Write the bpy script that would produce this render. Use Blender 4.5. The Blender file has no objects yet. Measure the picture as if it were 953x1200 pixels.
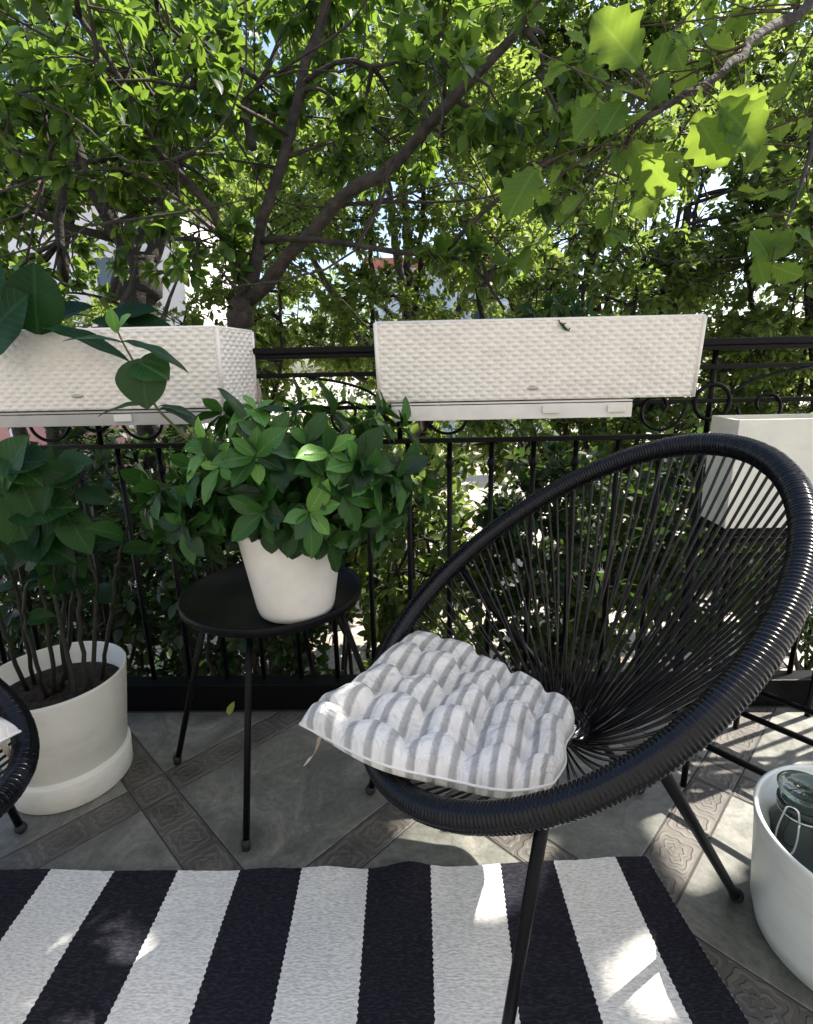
import bpy, bmesh, math, random
import numpy as np
from mathutils import Vector, Matrix
R = math.radians
rnd = random.Random(11)
rng = np.random.default_rng(11)
scene = bpy.context.scene
COL = scene.collection

# ------------------------------------------------------------------ camera
F_PX, PITCH, ROLL, YAW, EYE = 630.0, R(15.1), R(1.2), R(1.2), 1.1
_fw = np.array([-math.sin(YAW)*math.cos(PITCH), math.cos(YAW)*math.cos(PITCH), -math.sin(PITCH)])
_r0 = np.array([math.cos(YAW), math.sin(YAW), 0.0]); _u0 = np.cross(_r0, _fw)
_rt = _r0*math.cos(ROLL) - _u0*math.sin(ROLL)
_up = _u0*math.cos(ROLL) + _r0*math.sin(ROLL)
ORG = np.array([0, 0, EYE])
def at(x, y, Z=None, Y=None, X=None):
    """survey helper: the point of a horizontal / vertical plane seen at a photo pixel"""
    d = (x-476.5)/F_PX*_rt - (y-600)/F_PX*_up + _fw
    t = (Z-EYE)/d[2] if Z is not None else (Y/d[1] if Y is not None else X/d[0])
    return ORG + d*t
cam_d = bpy.data.cameras.new('camera'); cam = bpy.data.objects.new('camera', cam_d); COL.objects.link(cam)
cam_d.sensor_width = 36; cam_d.lens = 36*F_PX/1200.0; cam_d.clip_end = 1000; cam_d.clip_start = 0.02
cam.matrix_world = Matrix((( _rt[0], _up[0], -_fw[0], 0), (_rt[1], _up[1], -_fw[1], 0), (_rt[2], _up[2], -_fw[2], EYE), (0, 0, 0, 1)))
scene.camera = cam

# ------------------------------------------------------------------ light
SUN_AZ, SUN_EL = R(22), R(49)
SUN = np.array([math.cos(SUN_AZ)*math.cos(SUN_EL), math.sin(SUN_AZ)*math.cos(SUN_EL), math.sin(SUN_EL)])
w = bpy.data.worlds.new('World'); scene.world = w; w.use_nodes = True
nt = w.node_tree; bg = nt.nodes['Background']
sky = nt.nodes.new('ShaderNodeTexSky'); sky.sky_type = 'NISHITA'; sky.sun_disc = False
sky.sun_elevation = SUN_EL; sky.sun_rotation = math.pi/2 - SUN_AZ; sky.air_density = 1.0; sky.dust_density = 2.0; sky.ozone_density = 1.0
nt.links.new(sky.outputs[0], bg.inputs[0]); bg.inputs[1].default_value = 0.11
sl = bpy.data.lights.new('sun', 'SUN'); sl.energy = 5.0; sl.angle = R(0.5); sl.color = (1, 0.93, 0.83)
so = bpy.data.objects.new('sun', sl); COL.objects.link(so)
so.rotation_euler = Vector(SUN).to_track_quat('Z', 'Y').to_euler(); so.location = (6, 4, 8)
scene.view_settings.view_transform = 'Standard'; scene.view_settings.look = 'None'
scene.view_settings.exposure = 1.6; scene.view_settings.gamma = 1; scene.view_settings.use_curve_mapping = False
scene.cycles.max_bounces = 7; scene.cycles.diffuse_bounces = 4; scene.cycles.transmission_bounces = 5
scene.cycles.sample_clamp_indirect = 6; scene.cycles.caustics_reflective = False; scene.cycles.caustics_refractive = False

# ------------------------------------------------------------------ materials
def mat(name):
    m = bpy.data.materials.new(name); m.use_nodes = True
    return m, m.node_tree, m.node_tree.nodes['Principled BSDF']
def simple(name, col, rough=0.5, metal=0.0, spec=0.5, noise=0.0, nscale=30, bump=0.0, bscale=200, rvar=0.0):
    m, t, b = mat(name)
    b.inputs['Base Color'].default_value = (*col, 1); b.inputs['Roughness'].default_value = rough
    b.inputs['Metallic'].default_value = metal; b.inputs['Specular IOR Level'].default_value = spec
    tc = t.nodes.new('ShaderNodeTexCoord')
    if noise:
        n = t.nodes.new('ShaderNodeTexNoise'); n.inputs['Scale'].default_value = nscale; n.inputs['Detail'].default_value = 6
        t.links.new(tc.outputs['Object'], n.inputs['Vector'])
        r = t.nodes.new('ShaderNodeValToRGB'); r.color_ramp.elements[0].position = 0.3; r.color_ramp.elements[1].position = 0.7
        r.color_ramp.elements[0].color = (*[c*(1-noise) for c in col], 1); r.color_ramp.elements[1].color = (*[min(1, c*(1+noise)) for c in col], 1)
        t.links.new(n.outputs['Fac'], r.inputs['Fac']); t.links.new(r.outputs['Color'], b.inputs['Base Color'])
        if rvar:
            mr = t.nodes.new('ShaderNodeMapRange'); mr.inputs['To Min'].default_value = rough-rvar; mr.inputs['To Max'].default_value = rough+rvar
            t.links.new(n.outputs['Fac'], mr.inputs['Value']); t.links.new(mr.outputs[0], b.inputs['Roughness'])
    if bump:
        n2 = t.nodes.new('ShaderNodeTexNoise'); n2.inputs['Scale'].default_value = bscale; n2.inputs['Detail'].default_value = 4
        t.links.new(tc.outputs['Object'], n2.inputs['Vector'])
        bp = t.nodes.new('ShaderNodeBump'); bp.inputs['Strength'].default_value = bump; bp.inputs['Distance'].default_value = 0.01
        t.links.new(n2.outputs['Fac'], bp.inputs['Height']); t.links.new(bp.outputs[0], b.inputs['Normal'])
    return m
def leaf_mat(name, cols, trans_col, fac=0.35, rough=0.4, veins=False, spec=0.4):
    """green leaves: every leaf (mesh island) its own shade of the ramp, light shining through"""
    m, t, b = mat(name)
    g = t.nodes.new('ShaderNodeNewGeometry')
    r = t.nodes.new('ShaderNodeValToRGB'); cr = r.color_ramp
    n = len(cols)
    cr.elements[0].position = 0; cr.elements[0].color = (*cols[0], 1)
    cr.elements[1].position = 1; cr.elements[1].color = (*cols[-1], 1)
    for i in range(1, n-1):
        e = cr.elements.new(i/(n-1)); e.color = (*cols[i], 1)
    t.links.new(g.outputs['Random Per Island'], r.inputs['Fac'])
    col = r.outputs['Color']
    if veins:
        uv = t.nodes.new('ShaderNodeUVMap'); sx = t.nodes.new('ShaderNodeSeparateXYZ'); t.links.new(uv.outputs[0], sx.inputs[0])
        ab = t.nodes.new('ShaderNodeMath'); ab.operation = 'ABSOLUTE'
        su = t.nodes.new('ShaderNodeMath'); su.operation = 'SUBTRACT'; su.inputs[1].default_value = 0.5
        t.links.new(sx.outputs[0], su.inputs[0]); t.links.new(su.outputs[0], ab.inputs[0])
        mr = t.nodes.new('ShaderNodeMapRange'); mr.inputs['From Min'].default_value = 0.0; mr.inputs['From Max'].default_value = 0.045
        mr.inputs['To Min'].default_value = 1; mr.inputs['To Max'].default_value = 0
        t.links.new(ab.outputs[0], mr.inputs['Value'])
        # side veins: bands along v - |u|
        mu = t.nodes.new('ShaderNodeMath'); mu.operation = 'MULTIPLY_ADD'; mu.inputs[1].default_value = -0.6
        t.links.new(ab.outputs[0], mu.inputs[0]); t.links.new(sx.outputs[1], mu.inputs[2])
        m2 = t.nodes.new('ShaderNodeMath'); m2.operation = 'MULTIPLY'; m2.inputs[1].default_value = 58
        t.links.new(mu.outputs[0], m2.inputs[0])
        sn = t.nodes.new('ShaderNodeMath'); sn.operation = 'SINE'; t.links.new(m2.outputs[0], sn.inputs[0])
        m3 = t.nodes.new('ShaderNodeMapRange'); m3.inputs['From Min'].default_value = 0.75; m3.inputs['From Max'].default_value = 1; m3.inputs['To Max'].default_value = 0.45
        t.links.new(sn.outputs[0], m3.inputs['Value'])
        mx = t.nodes.new('ShaderNodeMath'); mx.operation = 'MAXIMUM'; t.links.new(mr.outputs[0], mx.inputs[0]); t.links.new(m3.outputs[0], mx.inputs[1])
        mix = t.nodes.new('ShaderNodeMix'); mix.data_type = 'RGBA'
        t.links.new(mx.outputs[0], mix.inputs['Factor']); t.links.new(col, mix.inputs['A'])
        hs = t.nodes.new('ShaderNodeHueSaturation'); hs.inputs['Value'].default_value = 1.9; hs.inputs['Saturation'].default_value = 0.85
        t.links.new(col, hs.inputs['Color']); t.links.new(hs.outputs[0], mix.inputs['B'])
        col = mix.outputs['Result']
        bp = t.nodes.new('ShaderNodeBump'); bp.inputs['Strength'].default_value = 0.35; bp.inputs['Distance'].default_value = 0.004; bp.invert = True
        t.links.new(mx.outputs[0], bp.inputs['Height']); t.links.new(bp.outputs[0], b.inputs['Normal'])
    t.links.new(col, b.inputs['Base Color']); b.inputs['Roughness'].default_value = rough; b.inputs['Specular IOR Level'].default_value = spec
    tr = t.nodes.new('ShaderNodeBsdfTranslucent')
    mul = t.nodes.new('ShaderNodeMix'); mul.data_type = 'RGBA'; mul.blend_type = 'MIX'; mul.inputs['Factor'].default_value = 0.7
    t.links.new(col, mul.inputs['A']); mul.inputs['B'].default_value = (*trans_col, 1)
    t.links.new(mul.outputs['Result'], tr.inputs['Color'])
    ms = t.nodes.new('ShaderNodeMixShader'); ms.inputs[0].default_value = fac
    t.links.new(b.outputs[0], ms.inputs[1]); t.links.new(tr.outputs[0], ms.inputs[2])
    t.links.new(ms.outputs[0], t.nodes['Material Output'].inputs['Surface'])
    return m
def stain(m, amt=0.35, col=(0.25, 0.2, 0.14), scale=(7, 7, 16)):
    t = m.node_tree; b = t.nodes['Principled BSDF']; src = b.inputs['Base Color'].links[0].from_socket
    tc = t.nodes.new('ShaderNodeTexCoord'); mp = t.nodes.new('ShaderNodeMapping'); mp.inputs['Scale'].default_value = scale; t.links.new(tc.outputs['Object'], mp.inputs[0])
    n = t.nodes.new('ShaderNodeTexNoise'); n.inputs['Scale'].default_value = 1.0; n.inputs['Detail'].default_value = 9; n.inputs['Roughness'].default_value = 0.75; t.links.new(mp.outputs[0], n.inputs['Vector'])
    mr = t.nodes.new('ShaderNodeMapRange'); mr.inputs['From Min'].default_value = 0.5; mr.inputs['From Max'].default_value = 0.85; mr.inputs['To Max'].default_value = amt; t.links.new(n.outputs['Fac'], mr.inputs['Value'])
    mx = t.nodes.new('ShaderNodeMix'); mx.data_type = 'RGBA'; mx.inputs['B'].default_value = (*col, 1); t.links.new(mr.outputs[0], mx.inputs['Factor']); t.links.new(src, mx.inputs['A']); t.links.new(mx.outputs['Result'], b.inputs['Base Color'])
M = {}
M['black_metal'] = simple('black_metal', (0.003, 0.003, 0.004), 0.38, spec=0.15, bump=0.15, bscale=300)
M['black_cord'] = simple('black_cord', (0.004, 0.0045, 0.007), 0.25, spec=0.4)
M['rim_cord'] = simple('rim_cord', (0.003, 0.0035, 0.006), 0.22, spec=0.3, noise=0.3, nscale=60)
M['rubber'] = simple('rubber', (0.01, 0.01, 0.01), 0.7)
M['wicker'] = simple('wicker', (0.80, 0.765, 0.71), 0.5, noise=0.05, nscale=40)
M['white_metal'] = simple('white_metal', (0.74, 0.72, 0.67), 0.45, noise=0.08, nscale=14)
M['white_glaze'] = simple('white_glaze', (0.80, 0.775, 0.72), 0.32, noise=0.04, nscale=24, bump=0.12, bscale=45)
M['white_plastic'] = simple('white_plastic', (0.74, 0.735, 0.66), 0.42, noise=0.05, nscale=9, bump=0.03, bscale=60)
M['tub_plastic'] = simple('tub_plastic', (0.72, 0.76, 0.73), 0.3, noise=0.05, nscale=8, bump=0.04, bscale=50)
M['soil'] = simple('soil', (0.03, 0.021, 0.014), 0.95, noise=0.6, nscale=90, bump=1.0, bscale=120)
M['stem_green'] = simple('stem_green', (0.07, 0.085, 0.03), 0.55, noise=0.35, nscale=40)
M['cane'] = simple('cane', (0.012, 0.014, 0.007), 0.6, noise=0.4, nscale=40)
M['stem_brown'] = simple('stem_brown', (0.06, 0.04, 0.024), 0.75, noise=0.4, nscale=60)
M['bark'] = simple('bark', (0.034, 0.028, 0.023), 0.9, noise=0.6, nscale=22, bump=1.0, bscale=60)
M['bark_dark'] = simple('bark_dark', (0.022, 0.018, 0.015), 0.9, noise=0.5, nscale=22, bump=0.9, bscale=70)
M['tie'] = simple('tie', (0.72, 0.62, 0.47), 0.9)
for k_ in ('white_plastic', 'tub_plastic', 'wicker', 'white_metal'): stain(M[k_])
stain(M['white_glaze'], 0.22, (0.4, 0.3, 0.2), (18, 18, 14))
M['emblem'] = simple('emblem', (0.42, 0.41, 0.39), 0.35, metal=0.6)
M['gardenia'] = leaf_mat('gardenia', [(0.006, 0.022, 0.007), (0.011, 0.040, 0.009), (0.020, 0.070, 0.013), (0.045, 0.135, 0.024)], (0.12, 0.30, 0.035), 0.2, 0.3, True, 0.28)
M['gardenia_new'] = leaf_mat('gardenia_new', [(0.05, 0.15, 0.025), (0.08, 0.22, 0.035), (0.14, 0.30, 0.05)], (0.25, 0.5, 0.07), 0.3, 0.3, True, 0.4)
M['big_leaf'] = leaf_mat('big_leaf', [(0.004, 0.017, 0.005), (0.008, 0.030, 0.007), (0.020, 0.066, 0.012)], (0.08, 0.25, 0.03), 0.18, 0.4, True, 0.15)
M['rubber_leaf'] = leaf_mat('rubber_leaf', [(0.005, 0.022, 0.007), (0.009, 0.032, 0.009)], (0.05, 0.16, 0.03), 0.12, 0.4, True, 0.1)
M['main_leaf'] = leaf_mat('main_leaf', [(0.010, 0.028, 0.009), (0.017, 0.046, 0.012), (0.026, 0.07, 0.016), (0.055, 0.115, 0.026)], (0.32, 0.50, 0.055), 0.42, 0.42, False, 0.3)
M['oak_leaf'] = leaf_mat('oak_leaf', [(0.022, 0.07, 0.015), (0.045, 0.115, 0.022), (0.09, 0.17, 0.03)], (0.34, 0.46, 0.05), 0.5, 0.6, True, 0.2)
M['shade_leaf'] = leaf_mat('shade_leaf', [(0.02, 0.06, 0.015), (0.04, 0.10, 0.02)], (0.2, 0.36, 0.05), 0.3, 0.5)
M['far_leaf'] = leaf_mat('far_leaf', [(0.015, 0.038, 0.010), (0.036, 0.078, 0.018), (0.075, 0.135, 0.03), (0.15, 0.205, 0.05)], (0.44, 0.58, 0.10), 0.45, 0.5)
M['bush_leaf'] = leaf_mat('bush_leaf', [(0.014, 0.034, 0.010), (0.038, 0.08, 0.019), (0.11, 0.17, 0.043)], (0.40, 0.55, 0.10), 0.42, 0.5)
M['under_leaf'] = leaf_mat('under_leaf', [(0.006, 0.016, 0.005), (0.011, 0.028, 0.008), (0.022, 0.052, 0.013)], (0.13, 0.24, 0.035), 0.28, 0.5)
M['litter_leaf'] = leaf_mat('litter_leaf', [(0.30, 0.30, 0.05), (0.34, 0.36, 0.06)], (0.4, 0.4, 0.06), 0.2, 0.5)

# ------------------------------------------------------------------ object helpers
def tag(o, label=None, cat=None, group=None, kind=None):
    if label: o['label'] = label
    if cat: o['category'] = cat
    if group: o['group'] = group
    if kind: o['kind'] = kind
    return o
def thing(name, label, cat, loc=(0, 0, 0), group=None):
    o = bpy.data.objects.new(name, None); COL.objects.link(o); o.empty_display_size = 0.05
    o.location = loc
    return tag(o, label, cat, group)
def world_loc(o):
    v = Vector((0, 0, 0))
    while o is not None:
        v = v + o.location; o = o.parent
    return np.array(v)
def mesh(name, V, faces, mats, parent=None, smooth=True, uv=None, midx=None):
    """V (n,3) world coordinates; faces: list of (m,k) int arrays; uv (n,2) per vertex"""
    V = np.asarray(V, float).reshape(-1, 3)
    if not isinstance(faces, (list, tuple)): faces = [faces]
    faces = [np.asarray(f, np.int64).reshape(len(f), -1) for f in faces if len(f)]
    me = bpy.data.meshes.new(name)
    if parent is not None: V = V - world_loc(parent)
    me.vertices.add(len(V)); me.vertices.foreach_set('co', V.astype(np.float32).ravel())
    loops = np.concatenate([f.ravel() for f in faces]); tot = np.concatenate([np.full(len(f), f.shape[1]) for f in faces])
    start = np.concatenate([[0], np.cumsum(tot)[:-1]])
    me.loops.add(len(loops)); me.loops.foreach_set('vertex_index', loops.astype(np.int32))
    me.polygons.add(len(tot)); me.polygons.foreach_set('loop_start', start.astype(np.int32))
    try: me.polygons.foreach_set('loop_total', tot.astype(np.int32))
    except Exception: pass
    me.polygons.foreach_set('use_smooth', np.full(len(tot), smooth))
    if midx is not None: me.polygons.foreach_set('material_index', np.asarray(midx, np.int32))
    if uv is not None:
        l = me.uv_layers.new(name='UVMap'); l.data.foreach_set('uv', np.asarray(uv, np.float32)[loops].ravel())
    me.update(calc_edges=True); me.validate()
    for m in (mats if isinstance(mats, (list, tuple)) else [mats]): me.materials.append(m)
    o = bpy.data.objects.new(name, me); COL.objects.link(o)
    if parent is not None: o.parent = parent
    return o
class MB:
    """collects shapes into one mesh"""
    def __init__(s): s.V = []; s.F = {}; s.n = 0; s.UV = []
    def add(s, V, faces, uv=None):
        V = np.asarray(V, float).reshape(-1, 3)
        for f in (faces if isinstance(faces, (list, tuple)) else [faces]):
            f = np.asarray(f)
            if len(f): s.F.setdefault(f.shape[1], []).append(f+s.n)
        s.V.append(V); s.n += len(V)
        s.UV.append(np.zeros((len(V), 2)) if uv is None else uv)
        return s
    def build(s, name, m, parent=None, smooth=True, uv=False):
        return mesh(name, np.concatenate(s.V), [np.concatenate(f) for f in s.F.values()], m, parent, smooth, np.concatenate(s.UV) if uv else None)
def tube(P, rad, sides=8, closed=False, cap=True):
    P = np.asarray(P, float); n = len(P)
    rad = np.broadcast_to(np.asarray(rad, float), (n,))
    if closed: T = np.roll(P, -1, 0)-np.roll(P, 1, 0)
    else: T = np.gradient(P, axis=0)
    T /= np.linalg.norm(T, axis=1)[:, None]+1e-12
    a = np.array([0, 0, 1.0]) if abs(T[0, 2]) < 0.9 else np.array([1.0, 0, 0])
    N = np.zeros_like(P); v = np.cross(T[0], a); v /= np.linalg.norm(v); N[0] = v
    for i in range(1, n):
        v = N[i-1]-T[i]*(N[i-1]@T[i]); l = np.linalg.norm(v); N[i] = v/l if l > 1e-9 else N[i-1]
    if closed:   # spread the twist left over at the seam
        v = N[-1]-T[0]*(N[-1]@T[0]); v /= np.linalg.norm(v)
        ang = math.atan2(np.cross(v, N[0])@T[0], v@N[0])
        th = np.linspace(0, ang, n)[:, None]; Bn = np.cross(T, N); N = N*np.cos(th)+Bn*np.sin(th)
    Bn = np.cross(T, N)
    ph = np.linspace(0, 2*np.pi, sides, endpoint=False)
    V = P[:, None]+rad[:, None, None]*(np.cos(ph)[None, :, None]*N[:, None]+np.sin(ph)[None, :, None]*Bn[:, None])
    V = V.reshape(-1, 3)
    m = n if closed else n-1
    i = np.arange(m)[:, None]*sides; i2 = ((np.arange(m)+1) % n)[:, None]*sides
    j = np.arange(sides)[None]; j2 = (j+1) % sides
    F = np.stack([i+j, i+j2, i2+j2, i2+j], -1).reshape(-1, 4)
    fs = [F]
    if not closed and cap:
        fs += [np.arange(sides)[::-1][None], (np.arange(sides)+(n-1)*sides)[None]]
    return V, fs
def lathe(prof, c, segs=48, sq=0.0):
    """profile (r, z) from the axis outward; open or closed as drawn"""
    prof = np.asarray(prof, float); n = len(prof)
    ph = np.linspace(0, 2*np.pi, segs, endpoint=False)
    V = np.stack([prof[:, None, 0]*np.cos(ph)[None]+c[0], prof[:, None, 0]*np.sin(ph)[None]+c[1], np.repeat(prof[:, 1:2], segs, 1)+c[2]], -1).reshape(-1, 3)
    i = np.arange(n-1)[:, None]*segs; j = np.arange(segs)[None]; j2 = (j+1) % segs
    return V, [np.stack([i+j, i+j2, i+segs+j2, i+segs+j], -1).reshape(-1, 4)]
def box(c, s, bev=0.0):
    bm = bmesh.new(); bmesh.ops.create_cube(bm, size=1)
    bmesh.ops.scale(bm, vec=s, verts=bm.verts)
    if bev: bmesh.ops.bevel(bm, geom=list(bm.edges), offset=bev, segments=2, profile=0.7, affect='EDGES')
    bmesh.ops.translate(bm, vec=c, verts=bm.verts)
    bm.verts.ensure_lookup_table(); bm.verts.index_update()
    V = np.array([v.co[:] for v in bm.verts]); fs = {}
    for f in bm.faces: fs.setdefault(len(f.verts), []).append([v.index for v in f.verts])
    bm.free()
    return V, [np.array(f) for f in fs.values()]
def sphere(c, r, seg=14, ring=8):
    th = np.linspace(0.02, math.pi-0.02, ring)
    return lathe(np.stack([r*np.sin(th), -r*np.cos(th)], 1), c, seg)
def bez(a, b, c, n=10):
    t = np.linspace(0, 1, n)[:, None]
    return (1-t)**2*np.asarray(a)+2*t*(1-t)*np.asarray(b)+t*t*np.asarray(c)
def norm(v):
    v = np.asarray(v, float); return v/(np.linalg.norm(v, axis=-1, keepdims=True)+1e-12)
def spline(P, n):
    """Catmull-Rom through the points"""
    P = np.asarray(P, float); Q = np.vstack([2*P[0]-P[1], P, 2*P[-1]-P[-2]])
    out = []
    ts = np.linspace(0, len(P)-1-1e-6, n)
    for t in ts:
        i = int(t); u = t-i; a, b, c, d = Q[i:i+4]
        out.append(0.5*((2*b)+(-a+c)*u+(2*a-5*b+4*c-d)*u*u+(-a+3*b-3*c+d)*u**3))
    return np.array(out)

# ------------------------------------------------------------------ leaves
def leaf_template(kind):
    """unit leaf: y along (0..1), x across, z the upper side; returns V, faces, uv"""
    if kind == 'diamond':
        V = [(0, 0, 0), (-0.27, 0.45, 0.06), (0, 0.5, -0.02), (0.27, 0.45, 0.06), (0, 1, -0.10)]
        F = [np.array([[0, 2, 1], [0, 3, 2], [1, 2, 4], [2, 3, 4]])]
        V = np.array(V, float)
        return V, F, np.stack([V[:, 0]+0.5, V[:, 1]], 1)
    prof = {'ovate': [(0, .02), (.12, .20), (.3, .29), (.5, .29), (.7, .22), (.87, .11), (1, .004)],
            'gardenia': [(0, .03), (.12, .13), (.3, .22), (.5, .26), (.68, .235), (.84, .145), (.94, .06), (1, .004)],
            'broad': [(0, .03), (.08, .2), (.22, .33), (.42, .39), (.62, .35), (.8, .24), (.92, .11), (1, .004)],
            'round': [(0, .05), (.06, .2), (.2, .36), (.42, .44), (.64, .40), (.82, .28), (.94, .13), (1, .01)],
            'oak': [(0, .02), (.08, .06), (.17, .20), (.24, .13), (.34, .33), (.42, .22), (.54, .42), (.62, .28), (.74, .36), (.82, .2), (.92, .17), (1, .02)],
            'oak2': [(0, .02), (.08, .08), (.18, .24), (.26, .23), (.36, .36), (.44, .33), (.56, .44), (.64, .36), (.76, .36), (.83, .24), (.92, .17), (1, .01)],
            'oak_fine': [(y, max(0.004, 0.44*math.sin(math.pi*min(1, 0.03+0.97*y)**1.15)**0.75*(0.87+0.13*math.cos(2*math.pi*(4.6*y-0.22))+0.025*math.cos(2*math.pi*13*y)))) for y in np.linspace(0, 1, 30)],
            'long': [(0, .02), (.15, .08), (.35, .125), (.55, .13), (.75, .10), (.9, .05), (1, .003)]}[kind]
    if kind in ('gardenia', 'broad', 'round', 'long'):
        ys = np.linspace(0, 1, 15); q = spline(np.array(prof), 120); prof = [(y, max(0.003, float(np.interp(y, q[:, 0], q[:, 1])))) for y in ys]
    V = []; UV = []; F = []
    xs = [-1, -.55, 0, .55, 1]; wmax = max(p[1] for p in prof)
    droop = {'oak_fine': 0.24, 'long': 0.30, 'gardenia': 0.16, 'broad': 0.16, 'round': 0.12}.get(kind, 0.12)
    for y, hw in prof:
        for k, x in enumerate(xs):
            wav = (0.035 if kind.startswith('oak') else 0.012)*math.sin(y*15+k*1.7)*abs(x)
            V.append((x*hw, y, 0.28*abs(x)*hw*(1.0 if kind != 'round' else 0.6)-droop*y*y+wav))
            UV.append((0.5+0.5*x*hw/wmax, y))
    for i in range(len(prof)-1):
        for k in range(4): F.append((i*5+k, i*5+k+1, i*5+k+6, i*5+k+5))
    return np.array(V), [np.array(F)], np.array(UV)
TPL = {k: leaf_template(k) for k in ('diamond', 'ovate', 'gardenia', 'broad', 'round', 'oak', 'oak2', 'oak_fine', 'long')}
def leaves(kind, pos, dirs, nors, size, width=1.0):
    V0, F0, U0 = TPL[kind]; N = len(pos)
    y = norm(dirs); x = norm(np.cross(y, nors)); z = np.cross(x, y)
    size = np.broadcast_to(np.asarray(size, float), (N,)); width = np.broadcast_to(np.asarray(width, float), (N,))
    L = V0[None]*size[:, None, None]*np.stack([width, np.ones(N), np.ones(N)], 1)[:, None]
    V = pos[:, None]+L[..., 0:1]*x[:, None]+L[..., 1:2]*y[:, None]+L[..., 2:3]*z[:, None]
    k = len(V0)
    Fs = [(f[None]+(np.arange(N)*k)[:, None, None]).reshape(-1, f.shape[1]) for f in F0]
    return V.reshape(-1, 3), Fs, np.tile(U0, (N, 1))
def rand_dirs(n, up=0.0):
    v = rng.normal(size=(n, 3)); v[:, 2] += up
    return norm(v)

# places on the balcony where the sun comes through the foliage (on the floor, metres)
def gpoly(pts): return np.array([at(x, y, Z=0)[:2] for x, y in pts])
SUNNY = [gpoly([(785, 905), (880, 835), (960, 850), (960, 905), (885, 925), (882, 985), (835, 1015), (790, 965)]),
         gpoly([(478, 958), (560, 975), (618, 985), (610, 1012), (600, 1035), (560, 1050), (512, 1012), (495, 998)]),
         gpoly([(560, 1050), (590, 1045), (598, 1130), (580, 1160)]),
         gpoly([(735, 1092), (750, 1096), (785, 1150), (805, 1200), (770, 1200), (745, 1140)]),
         gpoly([(682, 1108), (700, 1108), (722, 1200), (704, 1200)]),
         gpoly([(812, 1082), (830, 1066), (842, 1070), (822, 1092)]),
         gpoly([(846, 1030), (878, 1005), (880, 1020), (852, 1042)]),
         gpoly([(198, 872), (222, 860), (226, 866), (202, 876)])]
def wider(p, d):
    c = p.mean(0); v = p-c; l = np.linalg.norm(v, axis=1)[:, None]; return c+v*(l+d)/l
SPRAY = [((748, 78), (690, 0), 1.22), ((816, 132), (852, 208), 1.22), ((842, 120), (908, 178), 1.2), ((842, 112), (905, 148), 1.24), ((742, 165), (792, 245), 1.22), ((628, 198), (588, 256), 1.3), ((772, 232), (728, 256), 1.28), ((645, 218), (656, 192), 1.3),
         ((760, 120), (712, 80), 1.27), ((760, 125), (800, 70), 1.27), ((815, 120), (832, 88), 1.25), ((730, 120), (700, 160), 1.26), ((735, 150), (770, 110), 1.26), ((765, 160), (805, 150), 1.25), ((720, 170), (735, 215), 1.25), ((700, 130), (670, 165), 1.28),
         ((870, 110), (885, 60), 1.35), ((890, 280), (948, 300), 1.3), ((900, 300), (880, 262), 1.3), ((905, 310), (953, 335), 1.3), ((910, 290), (940, 255), 1.33), ((885, 300), (905, 345), 1.32), ((930, 270), (975, 290), 1.3), ((805, 60), (780, 20), 1.35), ((690, 60), (660, 20), 1.4)]
LIT = [(at((a[0]+b_[0])/2, (a[1]+b_[1])/2, Y=Y), 0.07) for a, b_, Y in SPRAY[:5]+SPRAY[6:7]]
LIT += [(at(x, y, Y=Y), 0.05) for x, y, Y in ((945, 600, 0.80), (943, 660, 0.71), (930, 700, 0.67), (905, 745, 0.62), (870, 790, 0.60))]
CLEAR = [wider(p, d) for p, d in zip(SUNNY, (0.11, 0.085, 0.05, 0.03, 0.025, 0.03, 0.04, 0.03))]
def in_poly(p, poly):
    x, y = p[:, 0], p[:, 1]; ins = np.zeros(len(p), bool); n = len(poly)
    for i in range(n):
        x1, y1 = poly[i]; x2, y2 = poly[(i+1) % n]
        c = ((y1 > y) != (y2 > y)) & (x < (x2-x1)*(y-y1)/(y2-y1+1e-12)+x1)
        ins ^= c
    return ins
def sun_gap(pos):
    """leaves that stand in one of the gaps of the canopy"""
    t = pos[:, 2]/SUN[2]; g = pos[:, :2]-t[:, None]*SUN[None, :2]
    m = np.zeros(len(pos), bool)
    for p in CLEAR: m |= in_poly(g, p)
    for q, r in LIT:
        d = pos-q; u = d@SUN; m |= (u > 0.25) & (np.linalg.norm(d-u[:, None]*SUN, axis=1) < r)
    return m

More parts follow.
